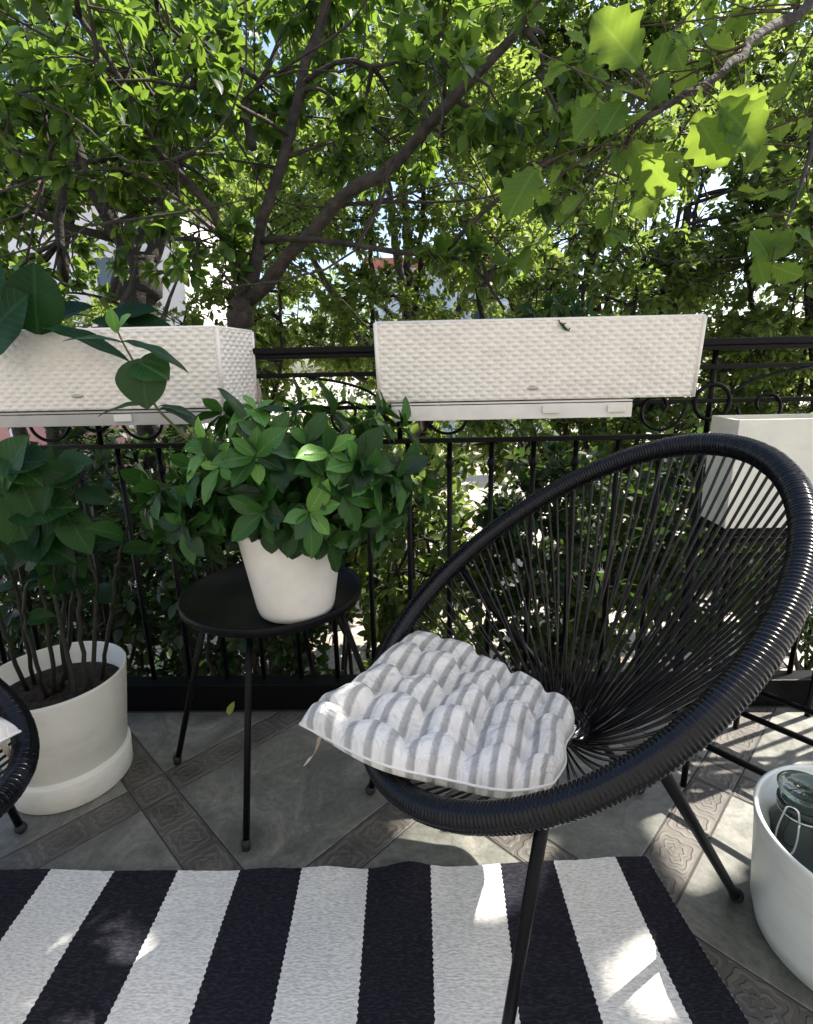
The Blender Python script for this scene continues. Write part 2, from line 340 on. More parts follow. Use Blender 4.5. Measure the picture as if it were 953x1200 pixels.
# ------------------------------------------------------------------ trees
def grow(name, label, cat, base, skeleton, crowns, leaf, lmat, bmat, size, per_twig=14, seed=1, subs=9, twig_r=0.0035, gap=True, group=None, droop=0.25, width=1.0, keep=None):
    """skeleton: list of (points, r0, r1) limbs; crowns: list of (centre, radii, n twigs). Twigs hang on sub-limbs, sub-limbs on limbs."""
    g = np.random.default_rng(seed)
    root = thing(name, label, cat, base, group)
    wood = MB(); nodes = []
    for P, r0, r1 in skeleton:
        n = max(8, int(np.linalg.norm(np.diff(np.asarray(P), axis=0), axis=1).sum()/0.12))
        Q = spline(P, n); jit = g.normal(size=Q.shape)*min(0.012, r0*0.3); jit[0] = 0; Q = Q+jit
        wood.add(*tube(Q, np.linspace(r0, r1, n)*(1+0.06*g.normal(size=n)), 8 if r0 > 0.02 else 6)); nodes.append(Q[n//4:])
    nodes = np.concatenate(nodes)
    LP, LD, LN, LS = [], [], [], []
    for c, rad, nt_ in crowns:
        c = np.asarray(c, float); rad = np.asarray(rad, float)
        sub = []
        for k in range(subs):
            e = c+norm(g.normal(size=3))*rad*g.uniform(0.35, 0.8)
            d = np.linalg.norm(nodes-e, axis=1)+0.6*np.maximum(0, nodes[:, 2]-e[2]); s = nodes[d.argmin()]
            mid = (s+e)/2+g.normal(size=3)*0.12*np.linalg.norm(e-s)+np.array([0, 0, 0.08*np.linalg.norm(e-s)])
            Q = bez(s, mid, e, 9)
            if gap and sun_gap(Q).any(): continue
            wood.add(*tube(Q, np.linspace(3.6, 1.4, 9)*twig_r, 5)); sub.append(Q[2:])
        sub = np.concatenate(sub) if sub else nodes
        for k in range(nt_):
            e = c+norm(g.normal(size=3))*rad*g.uniform(0.25, 1.0)**0.5
            s = sub[np.linalg.norm(sub-e, axis=1).argmin()]
            L = np.linalg.norm(e-s)
            mid = (s+e)/2+g.normal(size=3)*0.15*L
            Q = bez(s, mid, e, 6)
            if not (gap and sun_gap(Q).any()): wood.add(*tube(Q, np.linspace(1.3, 0.5, 6)*twig_r, 4, cap=False))
            n = max(2, int(per_twig*g.uniform(0.6, 1.4)))
            t = g.uniform(0.3, 1.0, n)**0.7
            P = bez(s, mid, e, 24)[np.minimum(23, (t*23).astype(int))]
            ax = norm(e-s+1e-6)
            d = norm(g.normal(size=(n, 3))*0.8+ax*0.7+np.array([0, 0, -droop]))
            P = P+d*size*0.25
            LP.append(P); LD.append(d); LN.append(norm(g.normal(size=(n, 3))*0.55+np.array([0, 0, 1.0]))); LS.append(size*g.uniform(0.6, 1.25, n))
    P = np.concatenate(LP); D = np.concatenate(LD); Nn = np.concatenate(LN); S = np.concatenate(LS)
    k = np.ones(len(P), bool)
    if gap: k &= ~(sun_gap(P) | sun_gap(P+D*S[:, None]*0.5) | sun_gap(P+D*S[:, None]))
    if keep is not None: k &= keep(P)
    P, D, Nn, S = P[k], D[k], Nn[k], S[k]
    wood.build('trunk', bmat, root)
    kinds = leaf if isinstance(leaf, (list, tuple)) else [leaf]
    cr = MB()
    pick = g.integers(0, len(kinds), len(P))
    for i, kd in enumerate(kinds):
        q = pick == i
        if q.any():
            V, F, U = leaves(kd, P[q], D[q], Nn[q], S[q], width); cr.add(V, F, U)
    cr.build('crown', lmat, root, uv=True)
    return root

# ================================================================== SETTING
# ground of the yard, far below the balcony floor
def ground_mat():
    m, t, b = mat('yard_paving')
    tc = t.nodes.new('ShaderNodeTexCoord')
    n = t.nodes.new('ShaderNodeTexNoise'); n.inputs['Scale'].default_value = 1.1; n.inputs['Detail'].default_value = 9; n.inputs['Roughness'].default_value = 0.7
    t.links.new(tc.outputs['Object'], n.inputs['Vector'])
    r = t.nodes.new('ShaderNodeValToRGB'); e = r.color_ramp.elements
    e[0].position = 0.36; e[0].color = (0.13, 0.10, 0.07, 1); e[1].position = 0.52; e[1].color = (0.47, 0.43, 0.38, 1)
    t.links.new(n.outputs['Fac'], r.inputs['Fac']); t.links.new(r.outputs[0], b.inputs['Base Color']); b.inputs['Roughness'].default_value = 0.9
    return m
GZ = -1.2
V = np.array([(-150, -60, GZ), (150, -60, GZ), (150, 220, GZ), (-150, 220, GZ)]); tag(mesh('ground', V, np.array([[0, 1, 2, 3]]), ground_mat()), kind='structure')

# balcony slab (its top is the grout bed) and the tiles
tag(MB().add(*box((0, 0.03, -0.102), (6.0, 3.1, 0.2), 0.004)).build('balcony_slab', simple('grout', (0.045, 0.043, 0.04), 0.9, noise=0.2), smooth=False), kind='structure')
def slab_mat():
    m, t, b = mat('stone_tile')
    tc = t.nodes.new('ShaderNodeTexCoord'); g = t.nodes.new('ShaderNodeNewGeometry')
    off = t.nodes.new('ShaderNodeVectorMath'); off.operation = 'MULTIPLY_ADD'; off.inputs[1].default_value = (7, 11, 5)
    t.links.new(g.outputs['Random Per Island'], off.inputs[0]); t.links.new(tc.outputs['Object'], off.inputs[2])
    n = t.nodes.new('ShaderNodeTexNoise'); n.inputs['Scale'].default_value = 6; n.inputs['Detail'].default_value = 10; n.inputs['Roughness'].default_value = 0.72; n.inputs['Distortion'].default_value = 1.2
    t.links.new(off.outputs[0], n.inputs['Vector'])
    r = t.nodes.new('ShaderNodeValToRGB'); e = r.color_ramp.elements
    e[0].position = 0.3; e[0].color = (0.075, 0.077, 0.066, 1); e[1].position = 0.72; e[1].color = (0.29, 0.275, 0.235, 1)
    x = e.new(0.5); x.color = (0.145, 0.147, 0.128, 1)
    t.links.new(n.outputs['Fac'], r.inputs['Fac']); t.links.new(r.outputs[0], b.inputs['Base Color'])
    g2 = t.nodes.new('ShaderNodeTexNoise'); g2.inputs['Scale'].default_value = 70; g2.inputs['Detail'].default_value = 5; g2.inputs['Roughness'].default_value = 0.8; t.links.new(off.outputs[0], g2.inputs['Vector'])
    gr = t.nodes.new('ShaderNodeMapRange'); gr.inputs['From Min'].default_value = 0.3; gr.inputs['From Max'].default_value = 0.7; gr.inputs['To Min'].default_value = 0.6; gr.inputs['To Max'].default_value = 1.25; t.links.new(g2.outputs['Fac'], gr.inputs['Value'])
    gm = t.nodes.new('ShaderNodeMix'); gm.data_type = 'RGBA'; gm.blend_type = 'MULTIPLY'; gm.inputs['Factor'].default_value = 0.8; t.links.new(r.outputs[0], gm.inputs['A']); t.links.new(gr.outputs[0], gm.inputs['B']); t.links.new(gm.outputs['Result'], b.inputs['Base Color'])
    mr = t.nodes.new('ShaderNodeMapRange'); mr.inputs['To Min'].default_value = 0.32; mr.inputs['To Max'].default_value = 0.62
    t.links.new(n.outputs['Fac'], mr.inputs['Value']); t.links.new(mr.outputs[0], b.inputs['Roughness'])
    bp = t.nodes.new('ShaderNodeBump'); bp.inputs['Strength'].default_value = 0.25; bp.inputs['Distance'].default_value = 0.004
    t.links.new(n.outputs['Fac'], bp.inputs['Height']); t.links.new(bp.outputs[0], b.inputs['Normal'])
    return m
def strip_mat():
    """narrow border tile with a scroll pressed into it"""
    m, t, b = mat('relief_tile')
    uv = t.nodes.new('ShaderNodeUVMap'); fr = t.nodes.new('ShaderNodeVectorMath'); fr.operation = 'FRACTION'; t.links.new(uv.outputs[0], fr.inputs[0])
    sb = t.nodes.new('ShaderNodeVectorMath'); sb.operation = 'SUBTRACT'; sb.inputs[1].default_value = (0.5, 0.5, 0); t.links.new(fr.outputs[0], sb.inputs[0])
    def math_(op, a, b_=None, c=None):
        q = t.nodes.new('ShaderNodeMath'); q.operation = op
        for k, x in enumerate((a, b_, c)):
            if x is None: continue
            if isinstance(x, (int, float)): q.inputs[k].default_value = x
            else: t.links.new(x, q.inputs[k])
        return q.outputs[0]
    sp = t.nodes.new('ShaderNodeSeparateXYZ'); t.links.new(sb.outputs[0], sp.inputs[0])
    ln = t.nodes.new('ShaderNodeVectorMath'); ln.operation = 'LENGTH'; t.links.new(sb.outputs[0], ln.inputs[0]); rr = ln.outputs['Value']
    ang = math_('ARCTAN2', sp.outputs[1], sp.outputs[0])
    ph = math_('MULTIPLY_ADD', math_('COSINE', math_('MULTIPLY', ang, 4.0)), 1.5, math_('MULTIPLY', rr, 33.0))
    ph2 = math_('MULTIPLY_ADD', math_('SINE', math_('MULTIPLY_ADD', rr, 9.0, math_('MULTIPLY', ang, 8.0))), 0.9, ph)
    orn = math_('SINE', ph2)
    wmr = t.nodes.new('ShaderNodeMapRange'); wmr.inputs['From Min'].default_value = -0.2; wmr.inputs['From Max'].default_value = 0.5; t.links.new(orn, wmr.inputs['Value'])
    tc = t.nodes.new('ShaderNodeTexCoord')
    n = t.nodes.new('ShaderNodeTexNoise'); n.inputs['Scale'].default_value = 9; n.inputs['Detail'].default_value = 8; t.links.new(tc.outputs['Object'], n.inputs['Vector'])
    r = t.nodes.new('ShaderNodeValToRGB'); e = r.color_ramp.elements
    e[0].position = 0.3; e[0].color = (0.06, 0.055, 0.048, 1); e[1].position = 0.72; e[1].color = (0.16, 0.147, 0.127, 1)
    t.links.new(n.outputs['Fac'], r.inputs['Fac'])
    mx = t.nodes.new('ShaderNodeMix'); mx.data_type = 'RGBA'; mx.blend_type = 'MULTIPLY'; mx.inputs['Factor'].default_value = 0.22
    t.links.new(r.outputs[0], mx.inputs['A']); t.links.new(wmr.outputs[0], mx.inputs['B'])
    t.links.new(mx.outputs['Result'], b.inputs['Base Color']); b.inputs['Roughness'].default_value = 0.5
    bp = t.nodes.new('ShaderNodeBump'); bp.inputs['Strength'].default_value = 0.6; bp.inputs['Distance'].default_value = 0.004
    t.links.new(wmr.outputs[0], bp.inputs['Height']); t.links.new(bp.outputs[0], b.inputs['Normal'])
    return m
TH = R(46.5); EU = np.array([math.cos(TH), math.sin(TH)]); EV = np.array([-math.sin(TH), math.cos(TH)])
U0, V0_, PER, SW = 0.372, 0.272, 0.545, 0.095
def tiles():
    bm = bmesh.new(); uvl = bm.loops.layers.uv.new('UVMap')
    def tile(u0, u1, v0, v1, mi, cells):
        g = 0.0016; h = 0.0022
        co = []
        for d, z in ((0, -0.0025), (h*0.3, -0.0012), (h, 0.0)):
            for uu, vv in ((u0+g+d, v0+g+d), (u1-g-d, v0+g+d), (u1-g-d, v1-g-d), (u0+g+d, v1-g-d)):
                p = EU*uu+EV*vv; co.append((p[0], p[1], z))
        if all(c[1] > 1.56 or abs(c[0]) > 2.6 or c[1] < -1.1 for c in co): return
        vs = [bm.verts.new(c) for c in co]
        long_u = (u1-u0) >= (v1-v0)
        def q(ids, flat):
            f = bm.faces.new([vs[i] for i in ids]); f.material_index = mi
            for l in f.loops:
                x, y = l.vert.co.x, l.vert.co.y; uu = x*EU[0]+y*EU[1]; vv = x*EV[0]+y*EV[1]
                a, b_ = (uu-u0)/(u1-u0), (vv-v0)/(v1-v0)
                l[uvl].uv = (a*cells, b_) if long_u else (b_*cells, a)
        q((8, 9, 10, 11), 1)
        for k in (0, 4):
            for i in range(4): q((k+i, k+(i+1) % 4, k+4+(i+1) % 4, k+4+i), 0)
    s = SW/2
    for i in range(-9, 9):
        for j in range(-9, 9):
            uc, vc = U0+i*PER, V0_+j*PER
            tile(uc+s, uc+PER-s, vc+s, vc+PER-s, 0, 1)
            tile(uc+s, uc+PER-s, vc-s, vc+s, 1, 4)
            tile(uc-s, uc+s, vc+s, vc+PER-s, 1, 4)
            tile(uc-s, uc+s, vc-s, vc+s, 1, 1)
    bmesh.ops.bisect_plane(bm, geom=bm.verts[:]+bm.edges[:]+bm.faces[:], plane_co=(0, 1.548, 0), plane_no=(0, 1, 0), clear_outer=True)
    me = bpy.data.meshes.new('floor'); bm.to_mesh(me); bm.free()
    me.materials.append(slab_mat()); me.materials.append(strip_mat())
    o = bpy.data.objects.new('floor', me); COL.objects.link(o); tag(o, kind='structure')
tiles()

# the house the balcony belongs to, behind the camera
tag(MB().add(*box((0, -1.75, 2.4), (9.0, 0.3, 7.2), 0.01)).build('back_wall', simple('warm_plaster', (0.60, 0.58, 0.55), 0.9, noise=0.06, nscale=3), smooth=False), kind='structure')
# ================================================================== RAILING
RY = 1.60
def railing():
    root = thing('balcony_railing', 'black wrought iron balcony railing with scroll rings behind the planters', 'railing', (0, RY, 0))
    x0, x1 = -2.6, 2.6
    mb = MB(); mb.add(*box((0, RY, 1.151), (x1-x0, 0.052, 0.018), 0.004)); mb.add(*box((0, RY, 1.135), (x1-x0, 0.036, 0.0135), 0.003))
    mb.build('handrail', M['black_metal'], root, smooth=False)
    for z, h in ((1.083, 0.013), (0.988, 0.012), (0.887, 0.014)):
        MB().add(*box((0, RY, z), (x1-x0, 0.018, h), 0.002)).build('crossbar', M['black_metal'], root, smooth=False)
    MB().add(*box((0, 1.585, 0.05), (x1-x0, 0.06, 0.095), 0.004)).build('bottom_rail', M['black_metal'], root, smooth=False)
    xb = at(527, 600, Y=RY)[0]
    for k in range(-18, 17):
        x = xb+0.125*k
        m = MB().add(*tube([(x, RY, 0.096), (x, RY, 0.881)], 0.0082, 8))
        m.add(*lathe([(0.0082, 0), (0.0135, 0.012), (0.0135, 0.02), (0.0082, 0.032)], (x, RY, 0.80), 10))
        m.build('baluster', M['black_metal'], root)
    for k in (-3, -2, -1, 0, 1):
        cx = 0.852+0.9*k; cz = 0.985
        ph = np.linspace(0, 2*np.pi, 28, endpoint=False)
        MB().add(*tube(np.stack([cx+0.05*np.cos(ph), np.full(28, RY-0.012), cz+0.05*np.sin(ph)], 1), 0.006, 7, True)).build('ring', M['black_metal'], root)
        for s in (-1, 1):
            a = np.linspace(0, 1, 40); th = a*4.4*math.pi/2; rr = 0.075*(1-0.8*a)
            pts = np.stack([cx+s*(0.15-0.0+rr*np.cos(th+math.pi)), np.full(40, RY-0.010), cz-0.015+rr*np.sin(th+math.pi)], 1)
            sc = MB().add(*tube(pts, 0.005, 6)); sc.add(*tube(bez((cx+s*0.05, RY-0.01, cz+0.02), (cx+s*0.10, RY-0.01, cz+0.075), (cx+s*0.26, RY-0.01, cz+0.09), 14), 0.0045, 6))
            sc.build('scroll', M['black_metal'], root)
        MB().add(*tube([(cx, RY, 0.894), (cx, RY, 1.128)], 0.008, 8)).build('ring_post', M['black_metal'], root)
    for k in range(-5, 5):
        x = 0.402+0.9*k/2 if k % 2 else None
        if x is not None: MB().add(*tube([(x+0.0, RY, 0.894), (x, RY, 1.128)], 0.007, 8)).build('upright', M['black_metal'], root)
railing()

# ================================================================== WICKER PLANTERS
def weave_panel(mb, o, ux, L, H, n, taper=0.006):
    """one side of the planter: strands woven over and under stakes; o lower corner, ux along, n outward"""
    o = np.asarray(o, float); ux = np.asarray(ux, float); n = np.asarray(n, float)
    sx = L/max(1, round(L/0.0155)); rz = H/round(H/0.0108)
    nx, nz = int(round(L/sx))*6+1, int(round(H/rz))*6+1
    X, Z = np.meshgrid(np.linspace(0, L, nx), np.linspace(0, H, nz), indexing='ij')
    row = np.floor(Z/rz-1e-9); fz = Z/rz-row
    strand = (np.sin(np.pi*np.clip(fz, 0, 1))**0.6)*(0.5+0.5*np.cos(np.pi*(X/sx+row)))
    fx = X/sx+0.5-np.floor(X/sx+0.5)
    stake = 0.55*np.sin(np.pi*fx)**2
    D = 0.0050*np.maximum(strand, stake*0.7)
    edge = np.minimum(np.minimum(X, L-X), np.minimum(Z, H-Z)); D = D*np.clip(edge/0.004, 0, 1)
    P = o+X[..., None]*ux+Z[..., None]*np.array([0, 0, 1.0])+(D+taper*Z/H)[..., None]*n
    i, j = np.meshgrid(np.arange(nx-1), np.arange(nz-1), indexing='ij'); a = i*nz+j
    F = np.stack([a, a+nz, a+nz+1, a+1], -1).reshape(-1, 4)
    mb.add(P.reshape(-1, 3), F)
def wicker_planter(label, x0, x1, y0, y1, z0, z1, logo, flare=0.0):
    root = thing('planter_box', label, 'planter', ((x0+x1)/2, (y0+y1)/2, z0), 'white wicker planters hung on the railing')
    H = z1-z0; mb = MB()
    weave_panel(mb, (x0, y0, z0), (1, 0, 0), x1-x0, H, (0, -1, 0))
    weave_panel(mb, (x1, y0, z0), norm(np.array([flare, y1-y0, 0])), math.hypot(flare, y1-y0), H, norm(np.array([y1-y0, -flare, 0])))
    weave_panel(mb, (x1+flare, y1, z0), (-1, 0, 0), x1-x0+flare, H, (0, 1, 0))
    weave_panel(mb, (x0, y1, z0), (0, -1, 0), y1-y0, H, (-1, 0, 0))
    for px_, py_, dx, dy in ((x0, y0, -1, -1), (x1, y0, 1, -1), (x1+flare, y1, 1, 1), (x0, y1, -1, 1)): mb.add(*tube([(px_+dx*0.0005, py_+dy*0.0005, z0), (px_+dx*0.0055, py_+dy*0.0055, z1)], 0.0055, 8))
    mb.add(*box(((x0+x1)/2, (y0+y1)/2, z0+0.002), (x1-x0-0.004, y1-y0-0.004, 0.004)))
    mb.build('body', M['wicker'], root, smooth=True)
    e = 0.004
    c = [(x0-e, y0-e, z1), (x1+e, y0-e, z1), (x1+e+flare, y1+e, z1), (x0-e, y1+e, z1)]
    rm = MB()
    for k in range(4): rm.add(*tube([c[k], c[(k+1) % 4]], 0.0045, 8))
    rm.build('rim', M['wicker'], root)
    MB().add(*box(((x0+x1)/2, (y0+y1)/2, z1-0.03), (x1-x0-0.012, y1-y0-0.012, 0.01))).build('soil', M['soil'], root)
    lx, lz = logo
    V, F = sphere((0, 0, 0), 1, 20, 9); V = V*np.array([0.016, 0.003, 0.0045])+np.array([lx, y0-0.0052, lz])
    em = MB().add(V, F).build('emblem', M['emblem'], root)
    return root
PY0, PY1 = 1.39, 1.575
plR = wicker_planter('white wicker planter box hung on the railing above the black cord chair', -0.090, 0.695, PY0, PY1, 1.014, 1.204, (at(624, 455, Y=PY0)[0], at(624, 455, Y=PY0)[2]))
plL = wicker_planter('white wicker planter box on the railing with dark glossy leaves reaching over it', -1.275, -0.492, PY0, PY1, 1.010, 1.204, (at(92, 464, Y=PY0)[0], at(92, 464, Y=PY0)[2]), 0.03)
def bracket(root, x0, x1, y0, z0, z1, m):
    b = MB(); t = 0.004
    b.add(*box(((x0+x1)/2, y0+0.09, z1-t/2), (x1-x0, 0.18, t), 0.001)); b.add(*box(((x0+x1)/2, y0+t/2, (z0+z1)/2-t), (x1-x0, t, z1-z0-2*t+0.003), 0.001))
    o = b.build('bracket', m, root, smooth=False)
    for x in (x0+0.12, x1-0.12):
        P = spline([(x, y0+0.02, z1-0.010), (x, 1.579, z1-0.012), (x, 1.584, 1.05), (x, 1.585, 1.168), (x, 1.60, 1.174), (x, 1.634, 1.168), (x, 1.634, 1.12)], 30)
        MB().add(*tube(P, 0.0045, 8)).build('hook', M['white_metal'], o)
    for x in (x0+0.03, (x0+x1)/2+0.1, x1-0.04):
        MB().add(*box((x, y0-0.004, (z0+z1)/2), (0.045, 0.006, 0.018), 0.002)).build('clip', M['white_metal'], o, smooth=False)
bracket(plR, -0.062, 0.545, 1.385, 0.968, 1.010, M['white_metal'])
bracket(plL, -1.27, -0.42, 1.375, 0.972, 1.006, simple('shaded_grey_metal', (0.42, 0.41, 0.385), 0.5, noise=0.1, nscale=14))  # grey metal with the shade under the planter darkened into its colour

# ================================================================== POTS
def pot(root, prof, c, m, name='pot'):
    return MB().add(*lathe(prof, c, 72)).build(name, m, root)
def soil(root, r, c, bump=0.006):
    rr = np.linspace(0, r, 10); V, F = lathe(np.stack([rr, np.zeros(10)], 1), c, 40)
    V[:, 2] += bump*rng.normal(size=len(V))*(np.hypot(V[:, 0]-c[0], V[:, 1]-c[1]) < r*0.98); MB().add(V, F).build('soil', M['soil'], root)

# side table
TC = np.array([-0.392, 1.338, 0.0]); TZ = 0.52
def side_table():
    root = thing('side_table', 'round black metal side table on thin splayed legs carrying the potted plant', 'side table', TC)
    r = 0.238
    pr = [(0, TZ-0.012), (r-0.006, TZ-0.012), (r, TZ-0.006), (r, TZ+0.012), (r-0.003, TZ+0.014), (r-0.006, TZ+0.012), (r-0.008, TZ+0.001), (0, TZ)]
    MB().add(*lathe(pr, TC, 72)).build('table_top', M['black_metal'], root)
    for a in (-95, -5, 85, 185):
        d = np.array([math.cos(R(a)), math.sin(R(a)), 0])
        lg = MB().add(*tube([TC+d*0.17+(0, 0, TZ-0.012), TC+d*0.245+(0, 0, 0.26), TC+d*0.318+(0, 0, 0.006)], 0.0085, 8)).build('leg', M['black_metal'], root)
        MB().add(*lathe([(0, 0), (0.0105, 0), (0.0115, 0.02), (0.009, 0.025), (0, 0.025)], TC+d*0.318, 12)).build('foot_cap', M['rubber'], lg)
side_table()
PC = np.array([-0.306, 1.235, TZ+0.0005])
def gardenia():
    root = thing('potted_plant', 'bushy glossy green plant in a white pot on the round black table', 'potted plant', PC)
    pot(root, [(0, 0), (0.086, 0), (0.091, 0.004), (0.096, 0.02), (0.127, 0.212), (0.1275, 0.219), (0.124, 0.221), (0.120, 0.217), (0.112, 0.17), (0.0, 0.17)], PC, M['white_glaze'])
    soil(root, 0.112, PC+(0, 0, 0.190))
    st = MB(); lf = MB(); nw = MB()
    tips = []
    for k in range(66):
        d = norm(rng.normal(size=3)); c = at(335, 568, Y=1.23)
        tips.append((c+d*np.array([0.31, 0.20, 0.135])*rng.uniform(0.3, 1.12)**0.7, 1 if (d[2] > 0.35 and rng.random() < 0.35) else 0))
    for px, py, Y in ((188, 585, 1.24), (196, 625, 1.22), (262, 485, 1.3), (350, 480, 1.32), (210, 560, 1.22), (222, 605, 1.2), (240, 625, 1.2), (255, 600, 1.12), (455, 560, 1.28), (470, 500, 1.3), (470, 590, 1.25), (445, 610, 1.2), (420, 615, 1.14), (390, 485, 1.3), (450, 485, 1.34), (345, 620, 1.07), (310, 600, 1.06), (400, 580, 1.07), (360, 520, 1.08), (275, 488, 1.3), (430, 535, 1.12)):
        tips.append((at(px, py, Y=Y), 0))
    for px, py, Y in ((245, 525, 1.08), (258, 548, 1.05), (300, 535, 1.05), (300, 480, 1.22), (385, 530, 1.06), (440, 490, 1.2), (362, 600, 1.03)):
        tips.append((at(px, py, Y=Y), 1))
    base = PC+(0, 0, 0.19)
    for e, new in tips:
        s = base+np.array([rng.uniform(-.06, .06), rng.uniform(-.06, .06), 0]); mid = s*0.45+e*0.55+np.array([0, 0, 0.10]); mid[:2] = s[:2]*0.6+e[:2]*0.4
        Q = bez(s, mid, e, 14); st.add(*tube(Q, np.linspace(0.0042, 0.0018, 14), 6))
        ax = norm(Q[-1]-Q[-3]); n = rng.integers(5, 8)
        pos, dr, no, sz = [], [], [], []
        for k in range(n):
            a = 2*np.pi*k/n+rng.uniform(-.4, .4)
            o1 = norm(np.cross(ax, [0.3, 0.9, 0.2])); o2 = np.cross(ax, o1); side = o1*math.cos(a)+o2*math.sin(a)
            d = norm(side*1.0+ax*rng.uniform(0.15, 0.7)+np.array([0, -0.12, -0.12]))
            pos.append(Q[-1]+d*0.004); dr.append(d); no.append(norm(ax*0.8+np.array([0, -0.2, 0.6])+rng.normal(size=3)*0.15)); sz.append(rng.uniform(0.04, 0.092))
        for k in range(rng.integers(4, 8)):
            q = Q[rng.integers(6, 13)]; d = norm(rng.normal(size=3)+np.array([0, -0.1, 0.0])); pos.append(q); dr.append(d); no.append(norm(rng.normal(size=3)*0.4+np.array([0, -0.2, 1]))); sz.append(rng.uniform(0.045, 0.08))
        pos, dr, no, sz = map(np.array, (pos, dr, no, sz))
        if new:
            sel = np.zeros(len(pos), bool); sel[:n] = rng.random(n) < 0.6
            V, F, U = leaves('gardenia', pos[sel], dr[sel], no[sel], sz[sel]*0.9); nw.add(V, F, U)
            pos, dr, no, sz = pos[~sel], dr[~sel], no[~sel], sz[~sel]
        V, F, U = leaves('gardenia', pos, dr, no, sz); lf.add(V, F, U)
    # leaves that hang over the front of the pot
    hang = [((345, 612), (342, 655), 1.085), ((318, 622), (318, 648), 1.10), ((382, 612), (385, 640), 1.10), ((352, 590), (362, 628), 1.06)]
    pos = np.array([at(*a, Y=Y) for a, b, Y in hang]); tip = np.array([at(*b, Y=Y-0.015) for a, b, Y in hang])
    V, F, U = leaves('broad', pos, tip-pos, np.tile([0.1, -1, 0.35], (4, 1)), np.linalg.norm(tip-pos, axis=1)*1.05, 1.15); lf.add(V, F, U)
    # the long shoot in front of the planter
    Q = spline([base+(-0.03, 0, 0), at(262, 560, Y=1.22), at(205, 500, Y=1.20), at(182, 475, Y=1.20), at(160, 430, Y=1.20), at(146, 405, Y=1.20), at(137, 386, Y=1.20)], 40)
    st.add(*tube(Q, np.linspace(0.004, 0.0017, 40), 6))
    shoot = [('long', (143, 400), (218, 412), 0.1, 0), ('long', (143, 402), (75, 382), 0.1, 0), ('long', (182, 474), (112, 470), 0.15, 0), ('long', (188, 478), (240, 490), 0.1, 0), ('long', (186, 476), (228, 476), .1, 0),
             ('broad', (165, 420), (170, 478), -0.6, 0), ('broad', (160, 424), (196, 440), -0.5, 0), ('gardenia', (137, 390), (128, 362), -0.6, 1), ('gardenia', (138, 390), (148, 366), -0.5, 1), ('long', (255, 455), (300, 490), 0.2, 0)]
    for kd, a, b_, nz, new in shoot:
        p, q = at(*a, Y=1.2), at(*b_, Y=1.17)
        V, F, U = leaves(kd, p[None], (q-p)[None], np.array([[0.1, nz if nz < 0 else -0.25, 1.0 if nz > 0 else 0.5]]), [np.linalg.norm(q-p)], 1.25 if kd == 'broad' else 1.0)
        (nw if new else lf).add(V, F, U)
    st.build('stems', M['stem_green'], root); lf.build('foliage', M['gardenia'], root, uv=True); nw.build('young_leaves', M['gardenia_new'], root, uv=True)
gardenia()

